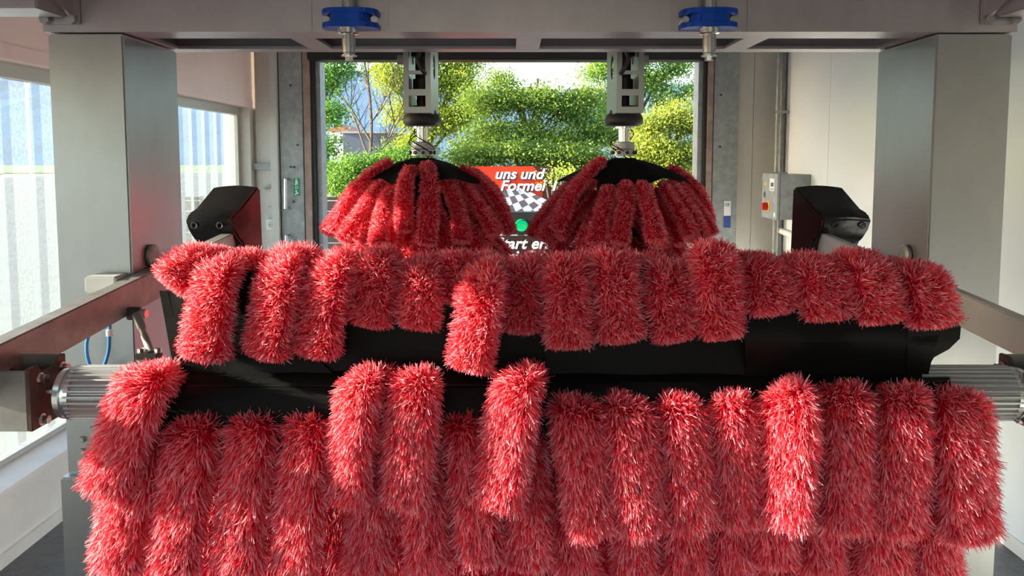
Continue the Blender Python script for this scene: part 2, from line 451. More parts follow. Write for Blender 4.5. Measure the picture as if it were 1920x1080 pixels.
# control cabinet and pipe on the right wall
CB = thing('control_cabinet', (WR - .11, 7.0, 1.5), 'grey steel control cabinet with red rotary switch on the white wall', 'cabinet')
x0, x1 = WR - .30, WR
y0, y1 = 6.75, 7.16
zt, zb = P(1503, 327, 6.75).z, P(1503, 412, 6.75).z
MB().box(x0 + .022, x1, y0, y1, zb, zt).build('body', M['galv'], CB, bevel=.004)
dd = MB().box(x0, x0 + .02, y0 - .004, y1 + .004, zb - .004, zt + .004).build('door', M['galv'], CB, bevel=.004)
h_ = zt - zb
MB().box(x0 - .003, x0, y0 + .08, y0 + .20, zt - h_ * .38, zt - h_ * .1).build('display_panel', M['plasticwhite'], dd)
MB().box(x0 - .006, x0 - .003, y0 + .10, y0 + .16, zt - h_ * .28, zt - h_ * .19).build('display', M['lcd'], dd)
for k in range(3):
    MB().box(x0 - .006, x0 - .003, y0 + .095 + k * .03, y0 + .115 + k * .03, zt - h_ * .36, zt - h_ * .32).build('button', M['plasticgrey'], dd)
MB().prism([(y0 + .29, zt - h_ * .26), (y0 + .35, zt - h_ * .26), (y0 + .32, zt - h_ * .16)], 'x', x0 - .003, x0).build('warning_triangle', M['yellow'], dd)
MB().box(x0 - .006, x0, y0 + .20, y0 + .31, zt - h_ * .85, zt - h_ * .63).build('switch_plate', M['yellow'], dd)
sw = MB().cyl((x0 - .006, y0 + .255, zt - h_ * .74), (x0 - .03, y0 + .255, zt - h_ * .74), .04, 18); sw.box(x0 - .05, x0 - .03, y0 + .24, y0 + .27, zt - h_ * .82, zt - h_ * .66)
sw.build('rotary_switch', M['red'], dd)
MB().cyl((x0 - .004, y0 + .33, zt - h_ * .48), (x0, y0 + .33, zt - h_ * .48), .03, 16).build('key_lock', M['chrome'], dd)
MB().box(x0 - .003, x0, y0 + .04, y0 + .075, zt - h_ * .95, zt - h_ * .86).build('rating_plate', M['white_ink'], dd)

pz = P(1448, 434, 7.3).z
pp = thing('conduit_pipe', (WR - .05, 7.3, 0), 'grey vertical pipe in the corner running behind the control cabinet', 'pipe')
MB().tube([(WR - .035, 7.42, CEIL - .02), (WR - .035, 7.42, .1)], .032, 12).build('riser', M['galv'], pp, smooth=True)
MB().tube([(WR - .10, 7.36, CEIL - .02), (WR - .10, 7.36, .1)], .020, 12).build('conduit', M['galv'], pp, smooth=True)
MB().tube([(WR - .035, 7.40, pz), (WR - .05, 6.86, pz - .02)], .03, 12).build('branch', M['plasticwhite'], pp, smooth=True)
MB().lathe((WR - .05, 6.86, pz - .02), (WR - .055, 6.70, pz - .03), [(0, .03), (.1, .045), (.3, .045), (.35, .03), (.7, .03), (.75, .04), (1, .04)], 14).build('valve', M['brass'], pp)
for z in (2.55, 1.95):
    MB().box(WR - .14, WR - .005, 7.32, 7.335, z, z + .025).build('pipe_clip', M['dull'], pp)

# ---------------------------------------------------------------- outside
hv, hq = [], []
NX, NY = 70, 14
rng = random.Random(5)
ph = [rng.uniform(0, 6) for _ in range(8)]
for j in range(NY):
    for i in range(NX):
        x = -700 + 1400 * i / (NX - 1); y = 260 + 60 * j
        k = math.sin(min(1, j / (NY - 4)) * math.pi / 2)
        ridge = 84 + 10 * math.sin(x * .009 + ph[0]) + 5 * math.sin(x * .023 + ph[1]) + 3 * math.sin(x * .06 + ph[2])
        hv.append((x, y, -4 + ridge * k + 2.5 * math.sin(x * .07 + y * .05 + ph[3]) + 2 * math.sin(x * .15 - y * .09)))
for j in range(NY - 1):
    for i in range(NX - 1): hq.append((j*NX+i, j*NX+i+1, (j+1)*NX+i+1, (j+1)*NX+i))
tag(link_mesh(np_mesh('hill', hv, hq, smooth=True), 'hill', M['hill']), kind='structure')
tag(MB().box(-400, 400, 120, 300, -.2, -.02).build('meadow', mat('meadow', (.14, .22, .08), .9)), kind='structure')

bl = thing('warehouse', P(690, 300, 42) * Vector((1, 1, 0)) if False else (P(690, 300, 42).x, 45, 0), 'low dark grey flat-roofed warehouse behind the bare tree', 'building')
xa, xb, zt = P(643, 249, 42).x, P(742, 249, 42).x, P(690, 250, 42).z
MB().box(xa, xb, 42, 50, 0, zt).build('hall', M['greybuild'], bl)
xc = P(800, 275, 42).x
MB().box(xb, xc, 43, 50, 0, P(760, 272, 42).z).build('annex', M['greybuild'], bl)
MB().box(xa - .1, xb + .1, 41.9, 50.1, zt, zt + .12).build('roof_edge', M['dull'], bl)
hs = thing('distant_house', (P(632, 250, 75).x, 79, 0), 'pale house with red roof far behind the warehouse', 'building')
xa, xb, z1 = P(618, 250, 75).x, P(650, 250, 75).x, P(640, 246, 75).z
MB().box(xa, xb, 75, 82, 0, z1).build('wall', M['whitebuild'], hs)
zr = P(640, 232, 75).z
MB().prism([(xa - .3, z1), (xb + .3, z1), ((xa + xb) / 2 + .2, zr)], 'y', 74.6, 82.4).build('roof', M['rooftile'], hs)
for k in range(3):
    MB().box(xa + .4 + k * .6, xa + .7 + k * .6, 74.96, 75.0, z1 - 1.2, z1 - .5).build('window', M['glassdark'], hs)

# plank fence left of the doorway view
fz = P(620, 372, 10.5).z
fn = thing('plank_fence', (-2.5, 10.55, 0), 'dark brown horizontal plank fence outside behind the door post with the green sticker', 'fence')
z = .03; k = 0
while z < fz:
    MB().box(-4.6, P(735, 400, 10.5).x + .01 * (k % 2), 10.5, 10.53, z, min(z + .135, fz + .02)).build('plank', M['wood'], fn)
    z += .15; k += 1
for x in (-4.4, -3.0, -1.75):
    MB().box(x, x + .09, 10.53, 10.62, 0, fz + .03).build('post', M['wood'], fn)

# banner boards and traffic light
BYS = 11.2
x0, x1, zt = P(800, 312, BYS).x, P(1033, 312, BYS).x, P(960, 312, BYS).z
zb = P(960, 439, BYS).z
bn = thing('advert_board', ((x0 + x1) / 2, BYS, zb), 'red printed board with white slanted lettering and chequered flag outside the exit', 'sign')
MB().box(x0, x1, BYS, BYS + .04, zb, zt).build('board', M['banner_red'], bn)
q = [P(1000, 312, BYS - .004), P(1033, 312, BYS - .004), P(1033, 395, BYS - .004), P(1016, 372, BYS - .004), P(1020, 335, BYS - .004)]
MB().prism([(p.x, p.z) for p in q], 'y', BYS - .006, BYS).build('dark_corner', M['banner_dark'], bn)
for body, u, v, s_ in (('uns und', 927, 335, .215), ('Formel\u00b41', 937, 357, .215)):
    c = P(u, v, BYS)
    words(body, s_, (c.x + .01, BYS - .006, c.z - .010), 'navy_ink', bn, .28, .02, .002, 1.06)
    words(body, s_, (c.x, BYS - .013, c.z), 'white_ink', bn, .28, .013, .003, 1.06)
# chequered flag: a slanted field of squares
def flag(uu, vv):
    A, B, C_, D = (958, 355), (976, 355), (1012, 384), (986, 402)
    e = [(A[i] * (1 - uu) + B[i] * uu) * (1 - vv) + (D[i] * (1 - uu) + C_[i] * uu) * vv for i in (0, 1)]
    return P(e[0], e[1], BYS)
for i in range(-2, 3):
    for j in range(5):
        q = [flag(i / 2 + a_, j / 4 + b2) for a_, b2 in ((0, 0), (.5, 0), (.5, .25), (0, .25))]
        MB().prism([(p.x, p.z) for p in q], 'y', BYS - .010, BYS - .0061).build('flag_square', M['flag_white' if (i + j) % 2 else 'flag_grey'], bn)
a, b_, c_, d_ = P(971, 353, BYS), P(975, 352, BYS), P(1022, 388, BYS), P(1018, 391, BYS)
MB().prism([(p.x, p.z) for p in (a, b_, c_, d_)], 'y', BYS - .012, BYS - .0061).build('flag_border', M['white_ink'], bn)

tz0, tz1 = P(960, 440, BYS - .25).z, P(960, 398, BYS - .25).z
tx0, tx1 = P(952, 420, BYS - .25).x, P(1022, 420, BYS - .25).x
tlg = thing('traffic_light', ((tx0 + tx1) / 2, BYS - .2, tz0), 'black signal box with two glowing green lenses below the chequered flag', 'traffic light')
MB().box(tx0, tx1, BYS - .25, BYS - .02, tz0, tz1).build('housing', M['rubber'], tlg, bevel=.01)
for u in (978, 1008):
    c = P(u, 423, BYS - .25)
    MB().lathe((c.x, BYS - .25, c.z), (c.x, BYS - .275, c.z), [(0, .088), (.5, .08), (1, .03)], 20).build('lens', M['lens'], tlg, smooth=True)
    hd = MB(); n = 14
    vv = []
    for k in range(n + 1):
        an = -.35 + (math.pi + .7) * k / n
        vv += [(c.x + .10 * math.cos(an), BYS - .25, c.z + .10 * math.sin(an)), (c.x + .10 * math.cos(an), BYS - .37, c.z + .10 * math.sin(an) - .01)]
    hd.add(vv, [(2*k, 2*k+1, 2*k+3, 2*k+2) for k in range(n)])
    hd.build('visor', mat('visor_green', (.0, .16, .07), .35), tlg, solid=.006)

x0, x1 = P(820, 460, BYS).x, P(1034, 460, BYS).x
zt, zb = P(960, 441, BYS).z, P(960, 520, BYS).z
sg = thing('instruction_board', ((x0 + x1) / 2, BYS, zb), 'dark printed board with white lettering below the green signal box', 'sign')
MB().box(x0, x1, BYS, BYS + .04, zb, zt - .01).build('board', M['banner_dark'], sg)
for body, u, v in (('Start erst', 928, 466), ('bei Gr\u00fcn', 934, 490)):
    c = P(u, v, BYS); words(body, .235, (c.x, BYS - .006, c.z), 'white_ink', sg, .28, .013, .003)
for x in (x0 + .1, x1 - .2):
    MB().box(x, x + .08, BYS + .04, BYS + .1, 0, P(960, 315, BYS).z).build('post', M['galv'], sg)

def tree(name, label, base, blobs, leafn, lsize, pal, seed, trunk_r=.07, group=None, leafy_=True, cat='tree'):
    """blobs: (centre, radii) of leaf masses; limbs run from the trunk to each of them"""
    rg = random.Random(seed); npr = np.random.default_rng(seed)
    lsize *= .55; leafn = int(leafn * 2.1)
    pal = [tuple(min(.8, c * 1.22) for c in p) for p in pal]
    base = Vector(base)
    r = thing(name, base, label, cat, group)
    top = max(b_[0][2] for b_ in blobs)
    cxm = sum(b_[0][0] for b_ in blobs) / len(blobs); cym = sum(b_[0][1] for b_ in blobs) / len(blobs)
    n = 7; tp = []
    for i in range(n):
        f = i / (n - 1)
        tp.append(Vector((base.x + (cxm - base.x) * f + rg.uniform(-.05, .05), base.y + (cym - base.y) * f + rg.uniform(-.05, .05), base.z + (top - base.z) * f)))
    mb = MB(); mb.tube(tp, [trunk_r * (1 - .75 * i / (n - 1)) for i in range(n)], 8)
    for c, rad in blobs:
        c = Vector(c)
        k = max(1, min(n - 2, int((c.z - base.z) / (top - base.z + .01) * (n - 1) * .75)))
        s_ = tp[k]; mid = s_.lerp(c, .5) + Vector((rg.uniform(-.1, .1), rg.uniform(-.1, .1), .12))
        mb.tube([s_, mid, c], [trunk_r * .4, trunk_r * .25, trunk_r * .08], 6)
        for _ in range(5):
            e = c + Vector((rg.uniform(-1, 1) * rad[0], rg.uniform(-1, 1) * rad[1], rg.uniform(-.6, 1) * rad[2])) * .8
            mb.tube([mid, mid.lerp(e, .6) + Vector((0, 0, .06)), e], [trunk_r * .14, trunk_r * .1, trunk_r * .04], 4)
    mb.build('trunk', M['bark'], r)
    if not leafy_: return r
    vol = np.array([b_[1][0] * b_[1][1] * b_[1][2] for b_ in blobs]) ** .7; vol /= vol.sum()
    V = []; C_ = []
    for (c, rad), fr in zip(blobs, vol):
        m_ = int(leafn * fr)
        # leaves sit on sprays: small clusters spread through the mass
        ns = max(6, m_ // 28)
        d = npr.normal(size=(ns, 3)); d /= np.linalg.norm(d, axis=1)[:, None]
        sp = np.array(c) + d * (npr.random((ns, 1)) ** .45) * np.array(rad)
        idx = npr.integers(0, ns, m_)
        pos = sp[idx] + npr.normal(size=(m_, 3)) * np.array([.27, .27, .14]) * (lsize / .09)
        nrm = npr.normal(size=(m_, 3)) * .75 + np.array([0, -.2, .8]); nrm /= np.linalg.norm(nrm, axis=1)[:, None]
        ax = np.cross(nrm, npr.normal(size=(m_, 3))); ax /= np.linalg.norm(ax, axis=1)[:, None]
        ay = np.cross(nrm, ax)
        L = lsize * (.6 + .8 * npr.random((m_, 1)))
        quad = np.stack([pos - ax * L * .5, pos + ay * L * .28 - nrm * L * .06, pos + ax * L * .5, pos - ay * L * .28 - nrm * L * .06], 1)
        tone = (npr.random(ns) * .65)[idx] + npr.random(m_) * .35
        col = np.array(pal[0]) * (1 - tone[:, None]) + np.array(pal[1]) * tone[:, None]
        V.append(quad.reshape(-1, 3)); C_.append(np.repeat(col, 4, 0))
    V = np.concatenate(V); C_ = np.concatenate(C_)
    me = np_mesh('foliage', V, np.arange(len(V)).reshape(-1, 4), C_)
    tag(link_mesh(me, 'foliage', M['leaf'], r), kind='stuff')
    return r

def blobs_px(lst):
    """(u, v, radius in pixels, Y)"""
    o = []
    for u, v, r, Y in lst:
        c = P(u, v, Y); k = r * Y / F * .86
        o.append(((c.x, c.y, c.z), (k, k * 1.0, k * .8)))
    return o
G1, G2, G3 = (.03, .09, .025), (.13, .22, .04), (.28, .32, .05)
TG = 'trees seen through the exit doorway'
tree('leafy_tree', 'dark green tree close behind the door post with the green sticker', (P(590, 400, 12.6).x, 12.6, 0),
     blobs_px([(598, 150, 40, 12.6), (612, 215, 34, 12.4), (590, 280, 40, 12.6), (618, 330, 36, 12.2), (640, 130, 22, 12.8), (600, 90, 45, 12.8)]), 9000, .09, [G1, (.16, .34, .06)], 1, .09, TG)
tree('leafy_tree', 'bright yellow-green tree rising beside the bare tree', (P(800, 420, 15).x, 15.2, 0),
     blobs_px([(745, 150, 42, 15), (790, 140, 48, 15.3), (850, 150, 50, 15.2), (760, 215, 40, 15), (820, 220, 55, 15.1), (720, 125, 28, 15), (870, 215, 40, 15.3), (860, 110, 45, 15.4), (780, 90, 50, 15.4), (775, 275, 40, 15)]), 17000, .10, [G2, G3], 2, .1, TG)
tree('leafy_tree', 'broad light green tree standing behind the red board', (P(970, 420, 14).x, 14.2, 0),
     blobs_px([(905, 190, 45, 14), (960, 185, 45, 14.2), (1020, 190, 45, 14), (1075, 205, 48, 14.1), (920, 255, 50, 13.8), (990, 260, 52, 13.9), (1055, 270, 48, 13.8), (1100, 180, 30, 14.1), (940, 150, 26, 14.3), (1120, 250, 45, 14), (880, 285, 35, 14), (1090, 310, 40, 13.9)]), 22000, .095, [(.07, .15, .035), (.21, .29, .055)], 3, .1, TG)
tree('leafy_tree', 'tall mid green tree behind the drive of the shaded brush', (P(1165, 420, 16).x, 16.2, 0),
     blobs_px([(1115, 135, 30, 16), (1160, 120, 45, 16.2), (1220, 150, 42, 16.2), (1270, 125, 32, 16.3), (1250, 195, 35, 16.1), (1150, 200, 45, 16), (1200, 95, 45, 16.3), (1295, 170, 25, 16), (1180, 255, 50, 16)]), 13000, .10, [(.06, .16, .03), (.20, .30, .05)], 4, .1, TG)
tree('leafy_tree', 'rounded yellowish tree close to the door post with the blue sticker', (P(1245, 420, 12.5).x, 12.5, 0),
     blobs_px([(1225, 235, 34, 12.5), (1268, 215, 34, 12.6), (1300, 235, 30, 12.5), (1240, 285, 42, 12.4), (1290, 290, 36, 12.4), (1205, 280, 32, 12.4), (1265, 340, 45, 12.4), (1215, 330, 35, 12.4)]), 14000, .085, [(.10, .19, .035), (.31, .33, .07)], 5, .08, TG)
tree('garden_shrub', 'dense green shrub below the grey warehouse', (P(690, 420, 12).x, 12.1, 0),
     blobs_px([(660, 315, 30, 12), (700, 312, 28, 12.1), (740, 300, 30, 12.2), (640, 345, 34, 11.8), (690, 350, 36, 11.9), (770, 300, 30, 12.2)]), 9000, .075, [(.05, .15, .03), (.16, .28, .06)], 6, .05, None, cat='shrub')
tree('garden_shrub', 'leafy branches overhanging the dark corner of the red board', (P(1042, 420, 11.0).x, 11.4, 0),
     blobs_px([(1033, 320, 7, 11.05), (1021, 341, 6, 11.05), (1046, 335, 12, 11.2), (1062, 322, 14, 11.5)]), 220, .07, [(.16, .34, .05), (.45, .52, .09)], 7, .03, None, cat='shrub')

tree('garden_shrub', 'light green hedge bush filling the gap behind the red board', (P(960, 420, 12.6).x, 12.6, 0),
     blobs_px([(870, 300, 30, 12.6), (915, 292, 32, 12.7), (965, 288, 30, 12.6), (1015, 292, 32, 12.7), (1060, 296, 30, 12.6), (1105, 300, 32, 12.7), (890, 340, 36, 12.6), (1000, 340, 40, 12.6), (1090, 345, 36, 12.6)]), 11000, .09, [(.07, .16, .03), (.21, .28, .06)], 17, .05, None, cat='shrub')
# bare tree
rg = random.Random(11)
bt = thing('bare_tree', (P(697, 420, 13.5).x, 13.5, 0), 'leafless tree with thin brown branches in front of the hill', 'tree')
mb = MB()
def limb(p, d, length, r, depth):
    pts = [p]; q = p.copy(); dd_ = d.copy()
    for i in range(4):
        dd_ = (dd_ + Vector((rg.uniform(-.12, .12), rg.uniform(-.12, .12), .05))).normalized()
        q = q + dd_ * length / 4; pts.append(q.copy())
    mb.tube(pts, [r, r * .85, r * .7, r * .55, r * .35], 6 if r > .015 else 4)
    if depth:
        for i in range(1, 5):
            for _ in range(2 if depth > 1 else 2):
                an = rg.uniform(0, 6.28); sp = rg.uniform(.45, .8)
                nd = (dd_ * (1 - sp * .5) + Vector((math.cos(an), math.sin(an), .25)) * sp).normalized()
                limb(pts[i], nd, length * rg.uniform(.38, .55), r * .42, depth - 1)
c = Vector((P(697, 420, 13.5).x, 13.5, 0))
limb(c, Vector((0, 0, 1)), 2.3, .045, 0)
c2 = Vector((c.x, c.y, 2.25))
limb(c2, Vector((.0, 0, 1)), 2.1, .036, 2)
for dx in (-.55, -.3, .3, .5):
    limb(c2 + Vector((0, 0, rg.uniform(-.6, .3))), Vector((dx, rg.uniform(-.2, .2), .8)).normalized(), 1.4, .022, 2)
mb.build('trunk', M['bark'], bt)

# ---------------------------------------------------------------- gantry
GY0, GY1, GZ = 2.70, 3.13, 2.55
XL0, XL1 = P(88, 62, GY0).x, P(230, 62, GY0).x
XR0, XR1 = P(1757, 62, GY0).x, P(1900, 62, GY0).x
gt = thing('wash_gantry', ((XL0 + XR1) / 2, 2.9, 0), 'stainless steel portal frame of the car wash with two box columns and beam', 'gantry')
for side, (xa, xb) in ((-1, (XL0, XL1)), (1, (XR0, XR1))):
    col_ = MB().box(xa, xb, GY0, GY1, .93, GZ - .004).build('column', M['steel'], gt, bevel=.006)
    MB().box(xa - .012, xb + .012, GY0 - .03, GY1 + .05, .0, .93).build('column_base', M['steel'], gt, bevel=.006)
    xo = xa if side < 0 else xb
    MB().box(xo + side * .004, xo + side * .034, GY0 + .06, GY1 - .03, .93, GZ - .03).build('side_cover', M['steel'], gt, bevel=.003)
    for z in (1.02, 1.065):
        c = Vector((xo - side * .06, GY0, z))
        MB().cyl(c, c + Vector((0, -.012, 0)), .012, 6).build('bolt', M['dull'], gt)
    # overhead bracket
    xe = xo - side * .0; xi = xo - side * .135
    MB().box(xe, xi, GY0 - .032, GY0 - .02, GZ + .025, 3.0).build('bracket_plate', M['beam'], gt, bevel=.004)
    for xx in (xo - side * .02, xo - side * .112):
        zz = P(92, 37, GY0 - .03).z
        MB().cyl((xx, GY0 - .032, zz), (xx, GY0 - .048, zz), .018, 6).build('bolt', M['dull'], gt)
    MB().prism([(GY0 - .032, GZ + .045), (GY0 - .15, GZ + .09), (GY0 - .15, 3.0), (GY0 - .032, 3.0)], 'x', xo - side * .105, xo - side * .118).build('bracket_rib', M['beam'], gt)
    MB().box(xo - .93 if side < 0 else xo - .105, xo + .105 if side < 0 else xo + .88, GY0 - .22, GY0 - .06, P(60, 17, GY0 - .2).z, 2.86).build('side_beam', M['beam'], gt, bevel=.006)
fb = MB().box(XL0, XR1, GY0 - .02, GY0, GZ, 3.12).build('beam_front', M['beam'], gt)
MB().box(XL0, XR1, 3.15, 3.18, GZ, 3.12).build('beam_back', M['beam'], gt)
MB().box(XL0, XR1, GY0 - .02, 3.18, 3.10, 3.12).build('beam_top', M['beam'], gt)
cells = [(-1.36, -.825), (-.735, .016), (.11, .865), (.955, 1.49)]
lip = MB(); lip.box(XL0, XR1, GY0, 2.825, GZ, GZ + .012); lip.box(XL0, XR1, 3.09, 3.15, GZ, GZ + .012)
xs = [XL0] + [x for c in cells for x in c] + [XR1]
for i in range(0, len(xs), 2): lip.box(xs[i], xs[i + 1], 2.825, 3.09, GZ, GZ + .012)
lip.build('beam_flange', M['beam'], gt)
for a_, b_ in cells:
    MB().box(a_ - .05, a_ - .04, GY0, 3.15, GZ + .012, 3.1).build('beam_web', M['beam'], gt)
for u in (583, 727, 1261, 1403):
    x = P(u, 40, GY0 - .02).x
    MB().box(x - .004, x + .004, GY0 - .023, GY0 - .019, GZ + .003, 3.1).build('weld_seam', M['beam'], gt)

# blue shaft clamps
for u, lab in ((652, 'bright blue shaft clamp on the beam above the left brush drive'), (1336, 'bright blue shaft clamp on the beam above the right brush drive')):
    cx = P(u, 37, 2.60).x; z0, z1 = GZ + .004, GZ + .068
    lab = lab.replace('left brush drive', 'sunlit brush').replace('right brush drive', 'shaded brush')
    tcl = thing('shaft_clamp', (cx, 2.64, z0), lab, 'clamp', 'blue clamps on the beam')
    mb = MB(); yb, yf = GY0 - .02, GY0 - .115
    def outline(inset, notch):
        o = []
        for k in range(15):
            an = math.pi * (1 + k / 14)
            o.append((cx + .099 * math.copysign(abs(math.cos(an)) ** .55, math.cos(an)), yb - .03 + (yf - yb + .03) * -math.sin(an) * 1.0))
        o += [(cx + .099, yb), (cx - .099, yb)]
        return o
    ol = outline(0, 0)
    mid = [(cx + (x - cx) * (.70 if abs(x - cx) > .06 else .98), y) for x, y in ol]
    mb.prism(ol, 'z', z0, z0 + .018); mb.prism(mid, 'z', z0 + .018, z1 - .018); mb.prism(ol, 'z', z1 - .018, z1)
    mb.build('clamp_block', M['blue'], tcl, bevel=.002)
    for s_ in (-1, 1):
        c = Vector((cx + s_ * .083, GY0 - .05, (z0 + z1) / 2))
        MB().cyl(c + Vector((0, .03, 0)), c + Vector((0, -.012, 0)), .0125, 10).build('screw', M['chrome'], tcl)
    ry = GY0 - .075
    MB().cyl((cx - .003, ry, z1), (cx - .003, ry, 3.0), .022, 18).build('rod', M['steel'], tcl, smooth=True)
    MB().lathe((cx - .003, ry, z0), (cx - .003, ry, z0 - .022), [(0, .030), (.05, .036), (.85, .036), (1, .032)], 20).build('collar', M['chrome'], tcl, smooth=True)
    MB().lathe((cx - .003, ry, z0 - .022), (cx - .003, ry, z0 - .095), [(0, .022), (.5, .0235), (.86, .022), (.88, .019), (1, .019)], 18).build('pin', M['steel'], tcl, smooth=True)
    MB().cyl((cx - .003, ry, z0 - .093), (cx - .003, ry, z0 - .097), .027, 18).build('washer', M['chrome'], tcl)
    MB().cyl((cx - .003, ry, z0 - .097), (cx - .003, ry, z0 - .112), .015, 6).build('nut', M['chrome'], tcl)

# ---------------------------------------------------------------- lift arms with covers
def arm_z(Y): return 1.623 + .079 * (Y - 1.94)
ARMS = ((-1, -1.33, -1.385, 'brown-grey steel lift arm ending in an open bracket box with bolts', 'sunlit ribbed motor end'),
        (1, 1.475, 1.513, 'steel lift arm toned as if window-lit, running past the shaded column', 'x'))
for side, xi, xo, lab, _ in ARMS:
    la = thing('lift_arm', ((xi + xo) / 2, 2.9, arm_z(2.9) - .11), lab, 'lift arm', 'arms of the horizontal brush')
    mb = MB()
    yA, yB = 1.60, 3.62
    h = .112
    mb.prism([(yA, arm_z(yA) - h), (yB, arm_z(yB) - h), (yB, arm_z(yB)), (yA, arm_z(yA))], 'x', xi, xo)
    mb.build('arm_tube', M['dull' if side < 0 else 'armsteel'], la, bevel=.004)
    # pivot disc against the column
    yp = 2.84; zp = 1.735
    xc_ = XL1 if side < 0 else XR0
    MB().lathe((xc_, yp, zp), (xc_ - side * .022, yp, zp), [(0, .03), (.2, .042), (.7, .042), (1, .03)], 20).build('pivot', M['dull'], la)
    # bracket box
    xp = -1.226 if side < 0 else 1.335
    xq = xp + side * .30
    yb0, yb1, zb0, zb1 = 1.845, 1.995, 1.412, 1.570
    bk = MB(); t_ = .009
    bk.box(xp, xq, yb0, yb0 + t_, zb0, zb1 - .002); bk.box(xp, xq, yb1 - t_, yb1, zb0, zb1 + .004); bk.box(xp, xq, yb0 + t_, yb1 - t_, zb0, zb0 + t_)
    bko = bk.build('bracket', M['dull'], la, bevel=.002)
    pl = MB()
    # end plate with a dip in its top edge
    pl.prism([(yb0 - .001, zb0), (yb1 + .001, zb0), (yb1 + .001, zb1 + .006), (yb1 - .035, zb1 + .006), (yb1 - .05, zb1 - .018), (yb0 + .05, zb1 - .018), (yb0 + .035, zb1 + .004), (yb0 - .001, zb1 + .004)], 'x', xp, xp - side * .012)
    pl.build('end_plate', M['brown'], la, bevel=.002)
    pl = MB().prism([(yb0 + t_, zb0 + t_), (yb1 - t_, zb0 + t_), (yb1 - t_, zb1 - .002), (yb1 - .04, zb1 - .002), (yb1 - .055, zb1 - .03), (yb0 + t_, zb1 - .03)], 'x', xp + side * .10, xp + side * .11)
    pl.build('stiffener', M['dull'], la)
    for y, z in ((yb0 + .035, zb1 - .03), (yb1 - .02, zb1 - .028), (yb0 + .035, zb0 + .02), (yb1 - .02, zb0 + .02)):
        mb = MB(); mb.cyl((xp - side * .012, y, z), (xp - side * .016, y, z), .016, 14); mb.cyl((xp - side * .016, y, z), (xp - side * .032, y, z), .0115, 6)
        mb.build('bolt', M['chrome'], la)
    mb = MB(); mb.cyl((xp + side * .10, yb0 + .06, zb1 - .022), (xp + side * .075, yb0 + .06, zb1 - .022), .013, 8); mb.build('bolt', M['chrome'], la)

    # vinyl cover over the rear end
    xa, xb = (xi + .005, xi - .215) if side < 0 else (xi - .005, xi + .225)
    cv = thing('vinyl_cover', ((xa + xb) / 2, 3.8, 1.5), 'glossy black vinyl cover over the arm end ' + ('in front of the frosted window' if side < 0 else 'beside the control cabinet'), 'cover')
    yf, yr = 3.52, 3.69
    zf, zr = P(400 if side < 0 else 1560, 398, yf).z, P(450, 350, yr).z
    # side profile (y, z) of the hood
    prof = [(yf + .055, zf - .15), (yf + .035, zf - .13), (yf + .008, zf - .085), (yf - .004, zf - .04), (yf + .012, zf - .008), (yf + .05, zf + .012), (yr - .02, zr), (yr, zr - .012), (yr + .01, 1.36), (yf + .07, 1.36), (yf + .065, zf - .2)]
    hd = MB()
    nn = 6; rows = []
    for k in range(nn + 1):
        f = k / nn; x = xa + (xb - xa) * f
        bulge = math.sin(f * math.pi)
        cyy = yf + .10; czz = zf - .15
        skew = lambda y: -side * .085 * (y - yf) / .17
        rows.append([(x + skew(y), y + (.012 * bulge if y > cyy else -.006 * bulge), z + (.010 * bulge if z > czz else 0)) for y, z in prof])
    n = len(prof)
    vv = [p for r_ in rows for p in r_]
    fs = [(i*n+k, i*n+(k+1) % n, (i+1)*n+(k+1) % n, (i+1)*n+k) for i in range(nn) for k in range(n)]
    fs += [tuple(range(n)), tuple(range(nn*n, nn*n+n))]
    hd.add(vv, fs); hd.build('hood', M['vinyl'], cv, bevel=.008, smooth=True)
    for fx, zz, yy in ((.25, zf - .062, yf + .004), (.80, zf - .062, yf + .004), (.12, zf - .175, yf + .06)):
        x = xa + (xb - xa) * fx
        ring = MB(); pts = [(x + .014 * math.cos(q * math.pi / 5), yy - .012, zz + .014 * math.sin(q * math.pi / 5)) for q in range(11)]
        ring.tube(pts, .0035, 6); ring.build('eyelet', M['darkmetal'] if zz > zf - .1 else M['chrome'], cv)

# junction cover, hose and tie rod on the left
xx = P(190, 530, 2.66)
tag(MB().box(P(163, 530, 2.62).x, P(222, 530, 2.62).x, 2.60, 2.692, P(190, 550, 2.6).z, P(190, 519, 2.6).z).build('cable_box', M['plasticgrey'], bevel=.006), 'small pale grey cable box on the column beside the blue hose', 'box')
hp = [P(206, 590, 2.56), P(205, 625, 2.58), P(203, 660, 2.60), P(190, 696, 2.62), P(176, 700, 2.63), P(164, 670, 2.63), P(163, 640, 2.63), P(172, 615, 2.62), P(182, 590, 2.62), P(190, 560, 2.63)]
ho = thing('air_hose', hp[4], 'thin blue looped air hose hanging below the lift arm', 'hose')
MB().tube([Vector(q) for q in spline([tuple(p) for p in hp], 40)], .0065, 8).build('hose', M['bluehose'], ho, smooth=True)
c = P(205, 618, 2.575)
MB().cyl(c, c + Vector((0, 0, -.022)), .011, 10).build('fitting', M['plasticwhite'], ho)
a, b_ = P(256, 588, 2.56), P(283, 662, 2.40)
tr = thing('tie_rod', b_, 'short threaded steel tie rod with fork heads below the lift arm', 'tie rod')
ab = b_ - a
MB().lathe(a, b_, [(0, .016), (.40, .014), (.42, .010), (.55, .010), (.57, .012), (1, .012)], 12).build('rod', M['dull'], tr, smooth=True)
MB().box(a.x - .03, a.x + .012, a.y - .016, a.y + .016, a.z - .02, a.z + .022).build('fork', M['darkmetal'], tr, bevel=.004)
MB().cyl(a + Vector((.01, 0, 0)), a + Vector((.035, 0, 0)), .016, 8).build('bolt', M['chrome'], tr)
MB().box(b_.x - .045, b_.x + .03, b_.y - .02, b_.y + .02, b_.z - .018, b_.z + .002).build('foot', M['darkmetal'], tr, bevel=.004)
